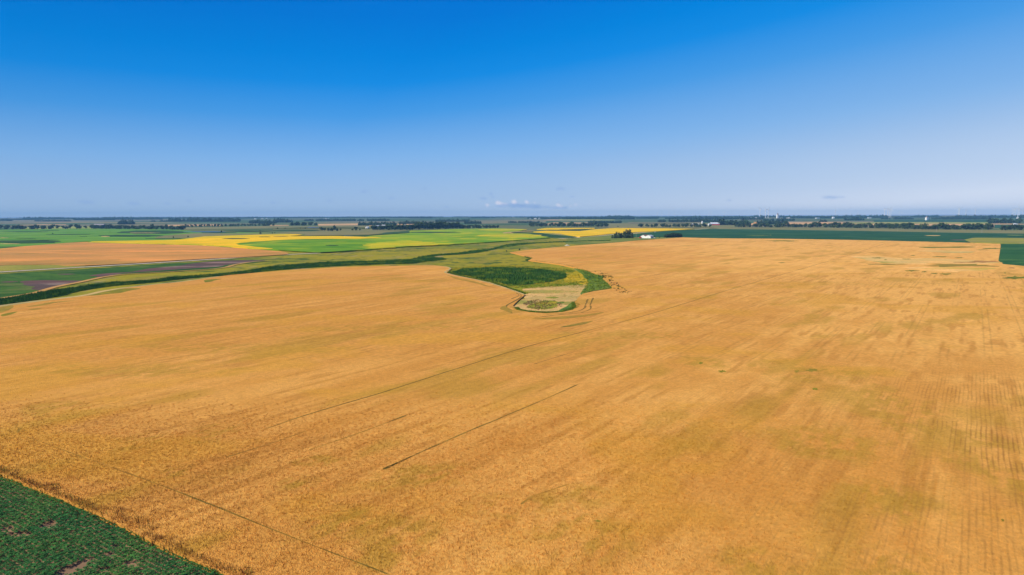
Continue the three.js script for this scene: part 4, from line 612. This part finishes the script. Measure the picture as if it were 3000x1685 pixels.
// white sheds and houses of the farther farms [px, py, metres wide, height, label]
const farmsteads = [
  [1105, 666, 34, 7, 'long white shed beside the dense shelterbelt'], [1124, 663.4, 18, 6, 'smaller white shed behind the long one by the shelterbelt'], [1076, 669.6, 9, 6.4, 'small white house between pasture clump and shelterbelt'], [1273, 655, 12, 7, 'white house showing above the dense shelterbelt'], [1219, 658, 10, 6, 'pale house roof behind the dense shelterbelt'], [1186, 662, 9, 7, 'white gable peeping over the start of the shelterbelt'], [1300, 656.4, 10, 6, 'pale gable among the trees behind the shelterbelt'],
  [291, 659.4, 44, 5, 'long low shed with pale and red roof behind the close windbreak'], [759, 653.4, 9, 6, 'lone white house by the grove far behind the yellow field'], [567, 648, 16, 6, 'white shed at the foot of the far dark wood'], [585, 647.6, 18, 8, 'largest white shed at the far dark wood'], [595, 648, 10, 6, 'small white shed at the end of the far dark wood'], [748, 642.6, 18, 8, 'far white elevator group on the horizon'], [769, 641, 18, 7, 'lone far white barn on the horizon'], [781, 641, 16, 6, 'lone far small white barn on the horizon'],
  [947, 644, 12, 13, 'tall white bin of the far bright farm cluster'], [954, 644, 16, 11, 'broad white building of the far bright farm cluster'], [962, 644, 12, 12, 'narrow white building of the far bright farm cluster'], [972, 644.6, 16, 7, 'low cream shed of the far bright farm cluster'], [980, 644, 12, 6, 'low outer shed of the far bright farm cluster'],
  [1554, 642, 14, 7, 'far white shed by the tall windbreak tree'], [1568, 642.4, 22, 8, 'far broad white barn by the tall windbreak tree'], [1580, 642.4, 14, 12, 'far tall white elevator by the tall windbreak tree'], [1604, 641, 18, 9, 'far cream barn on the horizon farm'], [1660, 642.6, 18, 8, 'lone far white barn over the taupe field'], [2046, 640, 36, 10, 'far long pale building above the red farm'], [2169, 643.6, 20, 9, 'far white house in the horizon trees'], [2189, 643.4, 20, 12, 'far tall white house in the horizon trees'], [2213, 639.6, 26, 8, 'far white shed beside the turbine group'], [2226, 639.6, 24, 8, 'second far white shed beside the turbine group'], [2309, 640, 30, 8, 'lone far white shed past the grain elevator'], [2395, 640.6, 40, 8, 'far long white shed row on the horizon'],
  [2441, 640.4, 16, 14, 'far white elevator under the lone turbine'], [2452, 638.4, 20, 12, 'far white barn by the elevator under the turbine'], [2462, 638.6, 16, 10, 'far pale barn apart from the elevator'], [2547, 640, 28, 8, 'far bright white shed in the right horizon trees'], [2982, 641, 14, 12, 'far pale elevator in the turbine field'], [2975, 660, 12, 7, 'pale farmhouse among the trees by the far stubble']];
for (const [px, py, w, h, label] of farmsteads) { const [x, z] = at(px, py); shed('farm_building', label, x, z, rr(-.5, .5) + (w > 15 ? Math.PI / 2 : 0), Math.min(w, h * 1.8), w > 15 ? w : w * 1.1, h * .66, h, rnd() < .8 ? white : cream, label.includes('red roof') ? mat(.7, .55, .52, .5) : rnd() < .6 ? mat(.66, .66, .68, .5) : greyRoof, w < 40); }
// grain elevators
function elevator(label, px, py, h, w, headH) {
  const [x, z] = at(px, py), g = group('grain_elevator', x, z, .3);
  part('house', boxGeo(w, h, w * .8), white, g); part('head_house', boxGeo(w * .5, headH, w * .5, 0, h, 0), mat(.34, .20, .18, .7), g); part('shade_block', boxGeo(w * .7, h * .6, w * .7, w * .86, 0, 0), mat(.26, .30, .38, .5), g); part('spout', new THREE.CylinderGeometry(.6, .6, headH * 1.6, 8).translate(w * .1, h + headH * 1.2, 0), steel, g);  // low block beside the house: shaded side put in as dark blue colour
  tag(g, label, 'grain elevator');
}
elevator('tall pale grain elevator with dark head house on the horizon', 2278, 640, 34, 16, 10);
elevator('squat white grain elevator with shade coloured in on one side, standing alone over the far fields', 2715, 645.4, 18, 15, 6);

// ───────────────────────── wind turbines ─────────────────────────
const turbineWhite = mat(.82, .82, .82, .5);
const blade = (() => { const s = new THREE.Shape(); s.moveTo(-.6, 0); s.bezierCurveTo(-1.4, 5, -1.9, 8, -1.7, 11); s.lineTo(-.3, 41); s.lineTo(.15, 41); s.lineTo(1.1, 8); s.lineTo(.6, 0); return new THREE.ExtrudeGeometry(s, { depth: .5, bevelEnabled: false, curveSegments: 5 }).translate(0, 0, -.25); })();
const towerGeo = new THREE.CylinderGeometry(1.3, 2.2, 1, 14).translate(0, .5, 0), nacelleGeo = boxGeo(3.2, 3.4, 9, 0, -1.7, -1.6), hubGeo = new THREE.SphereGeometry(1.9, 12, 8);
function turbine(px, dist, hub, label, grp) {
  const d = new THREE.Vector3((px - 1500) / 2001, 0, -1), g = group('wind_turbine', d.x * dist, -dist, rr(-.5, .9)), phase = rnd() * 2.09;
  part('tower', towerGeo, turbineWhite, g).scale.set(1, hub, 1); part('nacelle', nacelleGeo, turbineWhite, g).position.set(0, hub, 0);
  const h = part('hub', hubGeo, turbineWhite, g); h.position.set(0, hub, 3.6); for (let i = 0; i < 3; i++) { const b = part('blade', blade, turbineWhite, h); b.rotation.z = phase + i * 2.0944; }
  tag(g, label, 'wind turbine', grp);
}
for (const px of [2223, 2239, 2247]) turbine(px, 6100 + rr(-200, 200), 80, 'white wind turbine of the bright trio near the tall elevator', 'bright trio of turbines');
for (const px of [2586, 2594.5, 2600, 2605]) turbine(px, 6300 + rr(-300, 300), 80, 'white wind turbine in the close group of four', 'close group of turbines');
turbine(2443, 7600, 72, 'single white wind turbine above the white far elevator', null);
for (const px of [2801, 2804]) turbine(px, 6400 + rr(-300, 300), 80, 'white wind turbine of the pair past the squat elevator', 'pair of turbines');
for (const px of [2823, 2850]) turbine(px, 7600 + rr(-300, 300), 72, 'white wind turbine between the pair and the turbine field', 'turbines apart');
for (const px of [2958, 2963, 2968, 2979, 2988, 2997]) turbine(px, 7200 + rr(-500, 700), 74, 'white wind turbine in the crowded turbine field', 'crowded turbine field');
turbine(2975, 5600, 80, 'largest white wind turbine before the crowded turbine field', null);
for (const px of [1924, 1937, 1958, 1975, 1993, 2028, 2046, 2074, 2081, 2119, 2488, 2508, 2629, 2636]) turbine(px, 10800 + rr(-300, 900), 72, 'small faint wind turbine on the hazy horizon', 'faint horizon turbines');

// ───────────────────────── utility poles ─────────────────────────
const poleWood = mat(.42, .38, .33);
for (const [px, py, label] of [[2630, 679, 'pale utility pole on the grass strip, first of three by the soybeans'], [2744, 681, 'pale utility pole on the grass strip, middle of three by the soybeans'], [2876.5, 683.4, 'pale utility pole on the grass strip, last of three by the soybeans'], [2318, 673.4, 'pale utility pole at the soybean edge before the straw stacks'], [1864, 695.4, 'utility pole between the farmyard grove and the red shed'], [1268, 650, 'tall slim pole behind the dense shelterbelt']]) {
  const [x, z] = at(px, py), g = group('utility_pole', x, z, .4); part('post', new THREE.CylinderGeometry(.13, .18, 11, 8).translate(0, 5.5, 0), poleWood, g); part('crossarm', boxGeo(2.4, .14, .14, 0, 10.1, .12), poleWood, g);
  for (const s of [-1, 0, 1]) part('insulator', new THREE.CylinderGeometry(.07, .07, .22, 8).translate(s, 10.36, .12), steel, g);
  tag(g, label, 'utility pole');
}
console.log('built');
renderer.render(scene, camera);
